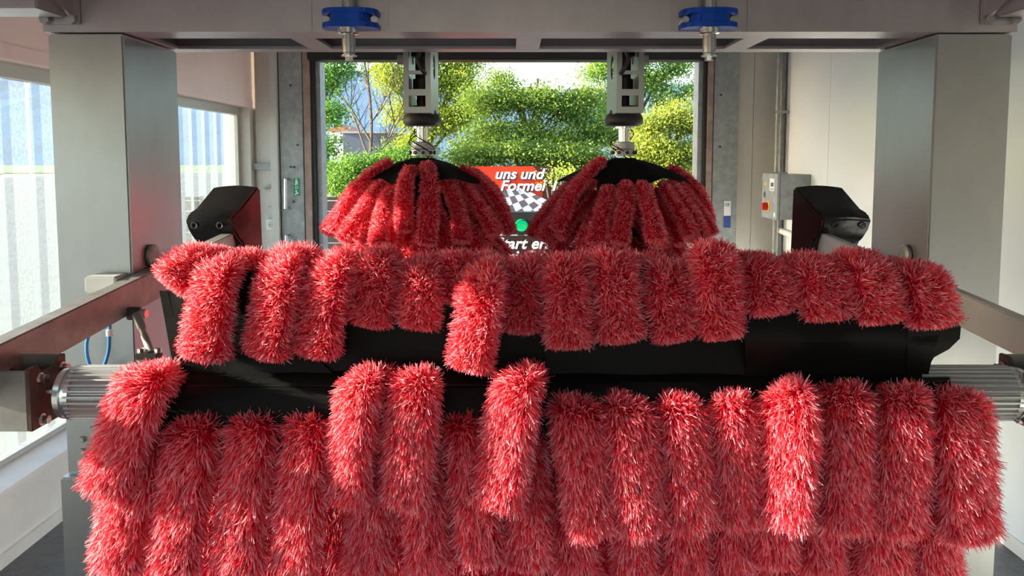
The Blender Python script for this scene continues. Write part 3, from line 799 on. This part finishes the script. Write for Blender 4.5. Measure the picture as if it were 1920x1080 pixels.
for s_ in (-1, 1):
    MB().cyl(b_ + Vector((s_ * .028 - .005, 0, 0)), b_ + Vector((s_ * .028 - .005, 0, .016)), .011, 6).build('nut', M['chrome'], tr)

# ---------------------------------------------------------------- bristle strips
RED, PALE = np.array([.72, .007, .05]), np.array([.90, .57, .68])
def strip_mesh(pts, hw, ht, n_bl, blen, bwid, seed, wdir=(1, 0, 0), twist=(0, 0), samples=22, spread=.30, droop=.55, taper=(1, 1)):
    """one bristly strip along pts: a soft red core with n_bl flat bristles; hw/ht half width and thickness of the core"""
    rg = np.random.default_rng(seed)
    C = spline(pts, samples)
    seg = np.linalg.norm(np.diff(C, axis=0), axis=1); S = np.concatenate([[0], np.cumsum(seg)]); tot = S[-1]
    T = np.gradient(C, axis=0); T /= np.linalg.norm(T, axis=1)[:, None]
    W = np.tile(np.array(wdir, float), (samples, 1)); W -= T * (W * T).sum(1)[:, None]; W /= np.linalg.norm(W, axis=1)[:, None]
    N = np.cross(T, W)
    tw = np.linspace(twist[0], twist[1], samples)[:, None]
    W2 = W * np.cos(tw) + N * np.sin(tw); N2 = -W * np.sin(tw) + N * np.cos(tw); W, N = W2, N2
    tp = np.linspace(taper[0], taper[1], samples)
    # gentle bulging along the strip
    bul = 1 + .06 * np.sin(np.linspace(0, 7, samples) + rg.random() * 6)
    A = hw * tp * bul; B = ht * tp * bul
    # core
    nr = 10; an = np.arange(nr) / nr * 2 * np.pi
    ca, sa = np.cos(an), np.sin(an)
    ring = C[:, None] + W[:, None] * (ca[None, :, None] * A[:, None, None]) * .9 + N[:, None] * (sa[None, :, None] * B[:, None, None]) * .9
    cv = ring.reshape(-1, 3)
    i, k = np.meshgrid(np.arange(samples - 1), np.arange(nr), indexing='ij'); i = i.ravel(); k = k.ravel(); k2 = (k + 1) % nr
    cq = np.stack([i*nr+k, i*nr+k2, (i+1)*nr+k2, (i+1)*nr+k], 1)
    b0 = len(cv); cv = np.concatenate([cv, C[[0, -1]]])
    kk = np.arange(0, nr, 2)
    capq = [np.stack([np.full(len(kk), b0), kk, (kk+1) % nr, (kk+2) % nr], 1), np.stack([np.full(len(kk), b0+1), (samples-1)*nr+(kk+2) % nr, (samples-1)*nr+(kk+1) % nr, (samples-1)*nr+kk], 1)]
    cq = np.concatenate([cq] + capq)
    ccol = np.tile(RED * .8, (len(cv), 1))
    # bristles: on the sides, and a tuft at both ends
    nend = int(n_bl * .10); nside = n_bl - 2 * nend
    s = np.concatenate([rg.random(nside) * tot, np.full(nend, tot), np.zeros(nend)])
    th = rg.random(n_bl) * 2 * np.pi
    rr = np.concatenate([np.ones(nside), np.sqrt(rg.random(2 * nend))])
    def lerp(arr): return np.stack([np.interp(s, S, arr[:, c]) for c in range(3)], 1)
    c, t_, w_, n_ = lerp(C), lerp(T), lerp(W), lerp(N)
    a_, bb = np.interp(s, S, A)[:, None], np.interp(s, S, B)[:, None]
    # even spread over the perimeter of a flat pad with soft corners
    q = rg.random(n_bl)[:, None] * (2 * hw + 2 * ht) * 2; sg_ = rg.choice([-1., 1.], (n_bl, 1)); al = rg.uniform(-1, 1, (n_bl, 1))
    onw = q < 4 * hw
    px, py = np.where(onw, al, sg_), np.where(onw, sg_, al)
    px, py = px * np.sqrt(1 - .32 * py * py), py * np.sqrt(1 - .32 * px * px)
    th = np.arctan2(py, px)[:, 0]
    base = c + w_ * px * a_ * rr[:, None] * .92 + n_ * py * bb * rr[:, None] * .92
    nx, ny = px * np.abs(px) / a_, py * np.abs(py) / bb; ln = np.sqrt(nx * nx + ny * ny) + 1e-9
    out = w_ * (nx / ln) + n_ * (ny / ln)
    endf = np.concatenate([np.zeros(nside), np.ones(nend), -np.ones(nend)])[:, None]
    out = np.where(np.abs(endf) > 0, t_ * endf * .9 + out * rr[:, None] * .6, out)
    drp = np.where(endf < 0, -.2, droop * (.5 + rg.random((n_bl, 1))))
    # bristles lie in locks: nearby ones lean the same way
    lk = np.stack([np.sin(s / .021 + th * 2.3 + 1.7 * q + seed) + .7 * np.sin(s / .012 - th * 4.1 + 2.9 * q + seed * .7) for q in range(3)], 1)
    d = out + t_ * drp + rg.normal(size=(n_bl, 3)) * spread + lk * .20
    d /= np.linalg.norm(d, axis=1)[:, None]
    d2 = d + t_ * .45 * droop + np.array([0, 0, -.22 * min(1, droop * 1.8)]) + rg.normal(size=(n_bl, 3)) * .2; d2 /= np.linalg.norm(d2, axis=1)[:, None]
    L = blen * (.65 + .6 * rg.random((n_bl, 1))) * np.where(np.abs(endf) > 0, .62, 1)
    side = np.cross(d, rg.normal(size=(n_bl, 3))); side /= np.linalg.norm(side, axis=1)[:, None]
    wd = bwid * (.6 + .7 * rg.random((n_bl, 1)))
    m_ = base + d * L * .55; e_ = m_ + d2 * L * .45
    bv = np.stack([base - side * wd * .4, base + side * wd * .4, m_ - side * wd * .5, m_ + side * wd * .5, e_ - side * wd * .22, e_ + side * wd * .22], 1).reshape(-1, 3)
    q0 = np.arange(n_bl)[:, None] * 6
    bq = np.concatenate([q0 + np.array([[0, 1, 3, 2]]), q0 + np.array([[2, 3, 5, 4]])])
    pale = np.where(rg.random(n_bl) < .46, .55 + .45 * rg.random(n_bl), .35 * rg.random(n_bl))
    grad = np.array([.1, .1, .7, .7, 1, 1])
    mixv = (pale[:, None] * (.25 + .75 * grad[None]))
    mixv = np.clip(mixv, 0, 1)[..., None]
    bc = (RED * (1 - mixv) + PALE * mixv) * (.85 + .3 * rg.random((n_bl, 1, 1)))
    V = np.concatenate([cv, bv]); Q = np.concatenate([cq, bq + len(cv)]); K = np.concatenate([ccol, bc.reshape(-1, 3)])
    return np_mesh('bristle_strip', V, Q, K)

# ---------------------------------------------------------------- the horizontal brush
AX, AY, AZ = 0.0, 1.92, 1.49
tb = thing('horizontal_brush', (.08, AY, AZ - .1), 'wide horizontal car wash brush with shaggy red and white bristle strips on black sheets', 'brush')
XM0, XM1 = P(122, 738, AY).x, P(1912, 738, AY).x
MB().cyl((XM0 + .1, AY, AZ), (XM1 - .1, AY, AZ), .062, 24).build('roller', M['black'], tb, smooth=True)
for side, xm in ((-1, XM0), (1, XM1)):
    xin = xm - side * .28
    n = 30; fins = MB(); r0, r1 = .063, .072
    poly = []
    for k in range(n):
        a0 = 2 * math.pi * k / n
        for f, r_ in ((0, r0), (.25, r1), (.55, r1), (.8, r0)):
            an = a0 + 2 * math.pi / n * f
            poly.append((AY + r_ * math.cos(an), AZ + r_ * math.sin(an)))
    fins.prism(poly, 'x', xm - side * .035, xin)
    mo = fins.build('motor_housing', M['alu'], tb)
    MB().lathe((xm, AY, AZ), (xm - side * .045, AY, AZ), [(0, .054), (.1, .066), (.45, .068), (.5, .064), (.6, .070), (1, .070)], 32).build('motor_flange', M['chrome'], mo, smooth=True)
    MB().cyl((xm + side * .012, AY, AZ), (xm, AY, AZ), .04, 20).build('motor_cap', M['darkmetal'], mo)
    MB().cyl((xm + side * .03, AY - .02, AZ + .01), (xm, AY - .02, AZ + .01), .012, 10).build('plug', M['chrome'], mo)

def sheet(name, rows, mat_='black', solid=.004):
    """rows of world points, a flexible black sheet"""
    n = len(rows[0]); mb = MB()
    vv = [p for r_ in rows for p in r_]
    mb.add(vv, [(i*n+k, i*n+k+1, (i+1)*n+k+1, (i+1)*n+k) for i in range(len(rows)-1) for k in range(n-1)])
    return mb.build(name, M[mat_], tb, solid=solid, smooth=True)

def px_sheet(name, prof, us, jitter=0.0):
    """prof: list of (v, Y); us: (u at first row, u at last row) for left and right edges as functions of the row"""
    rows = []
    nr = len(prof)
    for i, (v, Y) in enumerate(prof):
        f = i / (nr - 1)
        ul = us[0][0] + (us[0][1] - us[0][0]) * f; ur = us[1][0] + (us[1][1] - us[1][0]) * f
        row = []
        for k in range(13):
            g = k / 12
            row.append(P(ul + (ur - ul) * g, v + jitter * math.sin(g * 9 + i), Y + .004 * math.sin(g * 11 + i * 2)))
        rows.append(row)
    return sheet(name, rows)
# upright sheets (top edge -> roller)
px_sheet('black_sheet', [(545, 1.93), (600, 1.92), (660, 1.915), (715, 1.90)], ((300, 331), (470, 640)))
px_sheet('black_sheet', [(508, 1.945), (570, 1.935), (640, 1.925), (720, 1.91)], ((455, 320), (1010, 1040)))
px_sheet('black_sheet', [(500, 1.94), (560, 1.93), (640, 1.915), (722, 1.895)], ((990, 1030), (1410, 1400)))
rr_ = px_sheet('black_sheet', [(520, 1.92), (570, 1.88), (620, 1.845), (640, 1.84), (662, 1.865), (690, 1.89), (722, 1.90)], ((1395, 1398), (1775, 1735)))
# flare of the right sheet's free edge
sheet('black_sheet', [[P(1700, 560, 1.85), P(1800, 612, 1.85)], [P(1700, 640, 1.842), P(1798, 634, 1.842)], [P(1700, 655, 1.85), P(1778, 653, 1.85)], [P(1700, 668, 1.86), P(1750, 668, 1.86)], [P(1700, 690, 1.88), P(1738, 688, 1.88)], [P(1700, 712, 1.89), P(1734, 712, 1.89)]])
# forward-sloping sheets that carry the hanging strips
px_sheet('black_sheet', [(716, 1.885), (727, 1.855), (750, 1.835), (788, 1.82), (830, 1.815)], ((296, 290), (1040, 1040)))
px_sheet('black_sheet', [(706, 1.885), (716, 1.85), (735, 1.83), (770, 1.82), (830, 1.815)], ((1020, 1030), (1780, 1790)))
# under the roller, more sheets hang down at the back
px_sheet('black_sheet', [(740, 1.98), (800, 2.0), (860, 2.01)], ((330, 330), (1720, 1720)))
for u0, u1 in ((300, 1020), (1040, 1730)):
    mb = MB(); a, b_ = P(u0, 724, 1.866), P(u1, 722, 1.866)
    mb.tube([a, b_], .0022, 6); mb.build('edge_bead', M['plasticgrey' if False else 'rubber'], tb)

def PP(lst): return [tuple(P(u, v, Y)) for u, v, Y in lst]
SEED = [100]
def hang(lst, wpx=104, n=5200, thick=.024, twist=(0, 0), samples=22, taper=(1, 1.06), droop=.55):
    """a strip that follows the listed (u, v, Y) points; wpx is its width over the bristles in the photograph"""
    SEED[0] += 1
    Ym = sum(p[2] for p in lst) / len(lst)
    W_ = wpx * Ym / F
    hw = max(.014, W_ / 2 - (.027 if droop < .3 else .026))
    me = strip_mesh(PP(lst), hw, thick * .8, int(n * 1.6), .028 if droop < .3 else .033, .0027, SEED[0], twist=twist, samples=samples, taper=taper, droop=droop)
    return link_mesh(me, 'bristle_strip', M['bristle'], tb)

# over the top: from behind the sheet edge, over it and down the front
U = [
 ([(440, 500, 2.06), (412, 478, 2.02), (365, 490, 1.96), (322, 528, 1.92)], 95, -.3),
 ([(425, 520, 1.99), (413, 492, 1.93), (402, 540, 1.875), (390, 610, 1.86), (383, 676, 1.86)], 108, .30),
 ([(470, 525, 1.99), (468, 482, 2.0), (452, 500, 2.03)], 80, 0),
 ([(545, 525, 2.0), (530, 492, 1.94), (520, 540, 1.88), (508, 610, 1.865), (498, 674, 1.86)], 106, .50),
 ([(520, 530, 2.06), (540, 484, 2.02), (560, 486, 1.98), (572, 520, 1.95)], 92, 0),
 ([(640, 525, 2.02), (632, 482, 1.95), (618, 530, 1.885), (603, 600, 1.87), (594, 672, 1.865)], 104, .55),
 ([(725, 520, 2.03), (712, 474, 1.97), (700, 520, 1.91), (696, 580, 1.895), (692, 615, 1.89)], 98, .08),
 ([(792, 530, 2.02), (789, 496, 1.95), (788, 545, 1.90), (787, 590, 1.89), (786, 618, 1.89)], 92, .05),
 ([(870, 530, 2.04), (862, 490, 2.0), (856, 500, 1.96), (850, 560, 1.92)], 90, 0),
 ([(915, 530, 1.99), (908, 502, 1.92), (900, 560, 1.84), (888, 640, 1.82), (880, 696, 1.82)], 104, .45),
 ([(985, 530, 2.02), (982, 492, 1.95), (978, 540, 1.91), (976, 590, 1.90), (975, 625, 1.90)], 92, .05),
 ([(1055, 530, 2.0), (1060, 488, 1.93), (1063, 540, 1.875), (1066, 600, 1.86), (1067, 654, 1.86)], 98, -.05),
 ([(1140, 530, 2.02), (1148, 478, 1.94), (1153, 530, 1.88), (1159, 590, 1.87), (1163, 644, 1.865)], 104, -.06),
 ([(1238, 540, 2.02), (1248, 498, 1.94), (1254, 540, 1.89), (1261, 600, 1.875), (1266, 642, 1.87)], 102, -.06),
 ([(1322, 530, 2.02), (1334, 464, 1.93), (1341, 510, 1.87), (1348, 590, 1.855), (1352, 638, 1.85)], 102, -.06),
 ([(1385, 530, 2.04), (1406, 492, 1.98), (1432, 510, 1.90), (1444, 560, 1.87), (1447, 592, 1.865)], 112, -.15),
 ([(1478, 530, 2.04), (1502, 492, 1.98), (1532, 512, 1.89), (1548, 565, 1.86), (1552, 602, 1.855)], 116, -.15),
 ([(1580, 530, 2.02), (1600, 482, 1.95), (1628, 515, 1.87), (1646, 570, 1.845), (1650, 608, 1.84)], 108, -.15),
 ([(1672, 540, 2.02), (1700, 504, 1.95), (1730, 528, 1.87), (1746, 580, 1.845), (1750, 616, 1.84)], 116, -.12),
 ([(1665, 520, 2.05), (1668, 498, 2.03), (1676, 520, 1.99)], 70, 0),
]
for pts, wpx, tw in U:
    pts = [(u, v + (14 if i == 1 else 0) - (13 if i == len(pts) - 1 and len(pts) > 4 else 0), Y) for i, (u, v, Y) in enumerate(pts)]
    hang(pts, wpx * 1.03, 5600 if len(pts) > 4 else 3800, twist=(tw, tw * .5), droop=.2)
# back slope of the top: strips lying away from the camera, closing the crest
for i, u in enumerate(range(500, 1700, 100)):
    hang([(u + 10, 505, 2.0), (u + 12, 500, 2.06), (u + 14, 535, 2.14), (u + 14, 600, 2.18)], 92, 1700, samples=14)

# hanging rows at the front
A_ = [
 ([(300, 690, 1.90), (278, 692, 1.81), (262, 735, 1.765), (236, 810, 1.755), (212, 880, 1.76), (204, 922, 1.765)], 116, .15),
 ([(690, 702, 1.83), (678, 700, 1.79), (670, 760, 1.755), (660, 850, 1.755), (651, 938, 1.76)], 100, .45),
 ([(788, 700, 1.83), (779, 698, 1.79), (774, 760, 1.755), (766, 850, 1.755), (760, 944, 1.76)], 106, .05),
 ([(982, 700, 1.82), (970, 698, 1.78), (962, 760, 1.745), (948, 850, 1.745), (933, 945, 1.75)], 112, .35),
 ([(1075, 752, 1.83), (1081, 750, 1.79), (1086, 800, 1.765), (1098, 890, 1.755), (1112, 1000, 1.755)], 112, -.10),
 ([(1170, 748, 1.83), (1177, 748, 1.79), (1183, 800, 1.76), (1195, 890, 1.75), (1208, 996, 1.75)], 114, -.16),
 ([(1268, 748, 1.83), (1275, 748, 1.79), (1280, 800, 1.765), (1289, 890, 1.755), (1301, 988, 1.755)], 106, -.10),
 ([(1372, 744, 1.83), (1374, 744, 1.79), (1375, 800, 1.77), (1377, 890, 1.765), (1380, 982, 1.765)], 98, .0),
 ([(1478, 726, 1.83), (1476, 726, 1.78), (1478, 790, 1.745), (1476, 880, 1.735), (1470, 986, 1.735)], 116, .50),
 ([(1582, 728, 1.83), (1582, 728, 1.79), (1585, 790, 1.76), (1587, 880, 1.75), (1588, 992, 1.75)], 110, .10),
 ([(1690, 732, 1.83), (1691, 730, 1.79), (1692, 790, 1.76), (1688, 880, 1.75), (1682, 998, 1.75)], 112, .14),
 ([(1790, 738, 1.85), (1796, 738, 1.80), (1802, 800, 1.765), (1810, 890, 1.75), (1818, 1010, 1.75)], 126, -.10),
]
for pts, wpx, tw in A_:
    pts = [(u, v + (24 if i < 2 else 0) - (10 if i == len(pts) - 1 else 0), Y) for i, (u, v, Y) in enumerate(pts)]
    hang(pts, wpx * 1.06, 6800, twist=(tw, tw), thick=.028, droop=.6)
B_ = [
 ([(278, 805, 1.86), (270, 808, 1.81), (255, 880, 1.79), (232, 980, 1.785), (222, 1062, 1.785)], 124, .1),
 ([(372, 802, 1.86), (364, 802, 1.80), (356, 850, 1.775), (342, 950, 1.77), (326, 1062, 1.77)], 120, .1),
 ([(480, 800, 1.86), (476, 798, 1.80), (468, 850, 1.775), (456, 950, 1.765), (446, 1062, 1.765)], 114, .1),
 ([(582, 798, 1.86), (576, 796, 1.80), (572, 850, 1.77), (563, 950, 1.76), (556, 1056, 1.76)], 108, .15),
 ([(700, 790, 1.87), (698, 800, 1.82), (696, 900, 1.80), (690, 1000, 1.80), (684, 1100, 1.80)], 104, .1),
 ([(725, 706, 1.87), (722, 712, 1.83), (722, 800, 1.82), (728, 900, 1.82), (732, 980, 1.82)], 84, 0),
 ([(790, 800, 1.87), (792, 810, 1.83), (793, 900, 1.80), (798, 980, 1.79), (803, 1062, 1.79)], 96, -.1),
 ([(872, 798, 1.86), (874, 796, 1.81), (880, 850, 1.785), (892, 950, 1.78), (903, 1044, 1.78)], 106, -.1),
 ([(980, 800, 1.87), (982, 820, 1.82), (985, 900, 1.80), (988, 980, 1.79), (986, 1050, 1.79)], 104, .05),
 ([(1060, 800, 1.88), (1058, 830, 1.84), (1062, 920, 1.815), (1075, 1000, 1.80), (1086, 1100, 1.80)], 104, 0),
 ([(1180, 800, 1.88), (1182, 830, 1.84), (1186, 920, 1.815), (1190, 1000, 1.81), (1192, 1100, 1.81)], 104, 0),
 ([(1310, 740, 1.88), (1318, 760, 1.84), (1326, 860, 1.83), (1330, 940, 1.83)], 70, 0),
 ([(1285, 800, 1.88), (1288, 830, 1.84), (1290, 920, 1.815), (1288, 1000, 1.81), (1286, 1100, 1.81)], 104, 0),
 ([(1380, 800, 1.88), (1380, 830, 1.84), (1378, 920, 1.815), (1374, 1000, 1.81), (1372, 1100, 1.81)], 100, 0),
 ([(1440, 770, 1.86), (1438, 800, 1.82), (1440, 900, 1.79), (1450, 980, 1.785), (1452, 1048, 1.785)], 108, .2),
 ([(1545, 800, 1.88), (1545, 830, 1.84), (1543, 920, 1.815), (1540, 1000, 1.81), (1540, 1066, 1.81)], 104, .1),
 ([(1650, 800, 1.88), (1652, 830, 1.84), (1656, 920, 1.81), (1660, 1000, 1.80), (1664, 1072, 1.80)], 110, .12),
 ([(1752, 800, 1.88), (1754, 830, 1.84), (1757, 920, 1.81), (1756, 1000, 1.80), (1752, 1100, 1.80)], 110, .1),
]
for pts, wpx, tw in B_:
    pts = [(u, v + (10 if i < 2 else 0), Y + (.035 if u > 1040 else 0)) for i, (u, v, Y) in enumerate(pts)]
    hang(pts, wpx, 5200, twist=(tw, tw), thick=.027, droop=.6)
# deeper rows, mostly behind the others
for k, (Y, z0, off) in enumerate(((1.93, 860, 40), (2.02, 880, 90))):
    for u in range(250 + off, 1780, 112):
        hang([(u, z0, Y), (u - 2, z0 + 60, Y - .02), (u + 3, z0 + 150, Y - .02), (u, z0 + 260, Y)], 106, 1000, samples=12, thick=.03)

# ---------------------------------------------------------------- the two upright brushes
BRY = 3.64
def ring_variant(seed, r0, z0, r1, z1, curl, hw, n, za=.36, zb_=.70):
    pts = [(r0, 0, z0), (r0 + (r1 - r0) * .42, .0, z0 + (z1 - z0) * za), (r0 + (r1 - r0) * .78, curl * .5, z0 + (z1 - z0) * zb_), (r1, curl, z1)]
    return strip_mesh(pts, hw, .020, n, .020, .0030, seed, wdir=(0, 1, 0), samples=12, taper=(.7, 1.0), droop=.35)
TOPV = [ring_variant(900 + i, .245 + .02 * (i % 3), -.105 - .012 * (i % 3), .435 + .012 * ((i * 2) % 3), -.345 - .02 * (i % 2), .03 * ((i % 3) - 1), .037, 3400) for i in range(5)]
OVERV = [ring_variant(907 + i, .17 + .035 * i, -.012 - .02 * i, .43 + .01 * i, -.325, .03 * (i - 1), .037, 3600, .22, .56) for i in range(3)]
LOWV = [ring_variant(950 + i, .17, -.05, .368 + .02 * (i % 3), -.25 - .025 * (i % 2), .03 * ((i % 3) - 1), .034, 2400) for i in range(4)]
for m_ in TOPV + OVERV + LOWV: m_.materials.append(M['bristle'])

def upright_brush(ucen, sx, label, seed, over):
    rg = random.Random(seed)
    cx = P(ucen, 297, BRY).x; zt = P(ucen, 296, BRY).z
    br = thing('upright_brush', (cx, BRY, 0), label, 'brush', 'upright brushes under the beam')
    # sx=+1: the wider open side of the hanger looks right
    fy, by = 3.44, 3.80
    zb = P(ucen, 209, fy).z; zh = 3.05
    xin, xout = cx + sx * .062, cx - sx * .062
    t_ = .008
    # front plate of the hanger with its three openings
    z1, z2, z3, z4, z5, z6 = [P(ucen, v, fy).z for v in (200, 179, 167, 139, 132, 88)]
    w0, w1 = cx - .038, cx + .038
    hg = MB()
    for a_, b_ in ((zb, z1), (z2, z3), (z4, z5), (z6, zh)): hg.box(cx - .062, cx + .062, fy, fy + t_, a_, b_)
    for a_, b_ in ((z1, z2), (z3, z4), (z5, z6)):
        hg.box(cx - .062, w0, fy, fy + t_, a_, b_); hg.box(w1, cx + .062, fy, fy + t_, a_, b_)
    ho_ = hg.build('hanger', M['steel'], br)
    # side plates, the inner one with a round hole
    MB().box(xout, xout + sx * t_, fy + t_, by, zb, zh).build('side_plate', M['steel'], br)
    hy, hz, hr = (fy + by) / 2 - .02, P(ucen, 118, fy).z, .058
    sp = MB(); n = 24
    circ = [(hy + hr * .9 * math.cos(2 * math.pi * k / n), hz + hr * math.sin(2 * math.pi * k / n)) for k in range(n)]
    def rect_pt(k):
        an = 2 * math.pi * k / n; c_, s_ = math.cos(an), math.sin(an); m_ = max(abs(c_), abs(s_))
        return (hy + (by - hy if c_ > 0 else hy - fy - t_) * c_ / m_, hz + .12 * s_ / m_)
    rec = [rect_pt(k) for k in range(n)]
    for xx_ in (xin, xin - sx * t_):
        sp.add([(xx_, *p) for p in circ] + [(xx_, *p) for p in rec], [(k, (k+1) % n, n+(k+1) % n, n+k) for k in range(n)])
    sp.add([(xin, *p) for p in circ] + [(xin - sx * t_, *p) for p in circ], [(k, (k+1) % n, n+(k+1) % n, n+k) for k in range(n)])
    sp.box(xin, xin - sx * t_, fy + t_, by, zb, hz - .12); sp.box(xin, xin - sx * t_, fy + t_, by, hz + .12, zh)
    sp.build('side_plate', M['steel'], br)
    MB().box(cx - .062, cx + .062, fy, by, zb - .006, zb).build('base_plate', M['steel'], br)
    # couplings inside
    cy = (fy + by) / 2
    MB().lathe((cx, cy, zb), (cx, cy, zh - .1), [(0, .045), (.06, .045), (.065, .025), (.14, .025), (.145, .042), (.26, .042), (.265, .03), (.42, .03), (.43, .05), (1, .05)], 18).build('coupling', M['darkmetal'], br, smooth=True)
    MB().box(cx - sx * .045, cx - sx * .06, fy + .05, by - .05, z1, z4).build('inner_plate', M['plasticwhite'], br)
    hp_ = [P(ucen - 6 * sx, 95, fy - .03), P(ucen - 10 * sx, 112, fy - .035), P(ucen - 2 * sx, 130, fy - .03), P(ucen + 4 * sx, 138, fy - .01)]
    MB().tube([Vector(q) for q in spline([tuple(p) for p in hp_], 12)], .009, 8).build('cable', M['rubber'], br, smooth=True)
    MB().cyl((cx - sx * .13, cy + .1, P(ucen, 107, cy).z), (cx - sx * .05, cy + .1, P(ucen, 107, cy).z), .022, 12).build('side_pin', M['dull'], br)
    # black splash cap, shaft, hub
    zc0, zc1 = P(ucen, 212, BRY).z, P(ucen, 238, BRY).z
    MB().lathe((cx, cy, zc0 + .012), (cx, cy, zc1), [(0, .066), (.18, .07), (.28, .085), (.55, .092), (.8, .090), (.95, .080), (1, .05)], 28).build('splash_cap', M['rubber'], br, smooth=True)
    zs = P(ucen, 266, BRY).z
    MB().lathe((cx, cy, zc1 + .004), (cx, cy, zs), [(0, .045), (.16, .045), (.17, .027), (1, .027)], 18).build('shaft', M['chrome'], br, smooth=True)
    MB().lathe((cx, cy, zs), (cx, cy, zt + .01), [(0, .03), (.06, .052), (.5, .054), (.55, .05), (.6, .056), (1, .056)], 24).build('hub', M['alu'], br, smooth=True)
    for k in range(9):
        an = 2 * math.pi * k / 9
        c = Vector((cx + .054 * math.cos(an), cy + .054 * math.sin(an), zt + .025))
        MB().cyl(c, c + Vector((.010 * math.cos(an), .010 * math.sin(an), 0)), .009, 6).build('bolt', M['darkmetal'], br)
    for k in range(3):
        a0 = rg.uniform(0, 6); pts = []
        for q in range(14):
            f = q / 13; an = a0 + f * 4.2; r_ = .034 + .03 * math.sin(f * math.pi) + (.05 * max(0, f - .8))
            pts.append((cx + r_ * math.cos(an), cy + r_ * math.sin(an), zs + .06 - f * .14))
        MB().tube(pts, .0028, 5).build('wire', M['rubber'], br)
    MB().lathe((cx, cy, .35), (cx, cy, zt), [(0, .13), (.93, .13), (1, .06)], 18).build('core_shaft', M['black'], br, smooth=True)
    # black cloth canopy with sagging folds
    n = 72; rows = 8; vv = []
    for i in range(rows + 1):
        f = i / rows
        for k in range(n):
            an = 2 * math.pi * k / n
            R_ = .28 + .03 * math.sin(an * 2 + seed) + .014 * math.sin(an * 9)
            r_ = .04 + (R_ - .04) * f
            z = zt - .004 - .10 * f ** 1.5 - .007 * f * math.sin(an * 9 + 1) - .008 * f * math.sin(an * 4 + seed)
            vv.append((cx + r_ * math.cos(an), cy + r_ * math.sin(an), z))
    cm = MB(); cm.add(vv, [(i*n+k, i*n+(k+1) % n, (i+1)*n+(k+1) % n, (i+1)*n+k) for i in range(rows) for k in range(n)])
    cm.build('canopy_cloth', M['cloth'], br, solid=.003, smooth=True)
    # bristle strips, ring below ring
    def put(me, an, z, sc, tilt=0):
        o = bpy.data.objects.new('bristle_strip', me); COL.objects.link(o); o.parent = br
        o.location = (0, cy - BRY, z); o.rotation_euler = (tilt, 0, an); o.scale = (sc, sc, sc)
        return o
    N1 = 19
    for k in range(N1):
        an = 2 * math.pi * (k + rg.uniform(-.22, .22)) / N1
        low = rg.choice((0, 0, -.02, -.01))
        put((OVERV[rg.randrange(3)] if rg.random() < over else TOPV[rg.randrange(5)]), an, zt + low, rg.uniform(.95, 1.06), rg.uniform(-.06, .06))
    for q, z in enumerate((zt - .14, zt - .25, zt - .36, zt - .52, zt - .68, zt - .84, zt - 1.0)):
        Nk = 17
        for k in range(Nk):
            an = 2 * math.pi * (k + .5 * (q % 2) + rg.uniform(-.25, .25)) / Nk
            put(LOWV[rg.randrange(4)], an, z + rg.uniform(-.03, .03), rg.uniform(.9, 1.05), rg.uniform(-.08, .08))
upright_brush(793, 1, 'upright brush with sunlit red bristle strips nearer to the frosted window', 3, .55)
upright_brush(1168, -1, 'upright brush with shaded red bristle strips nearer to the control cabinet', 8, .25)
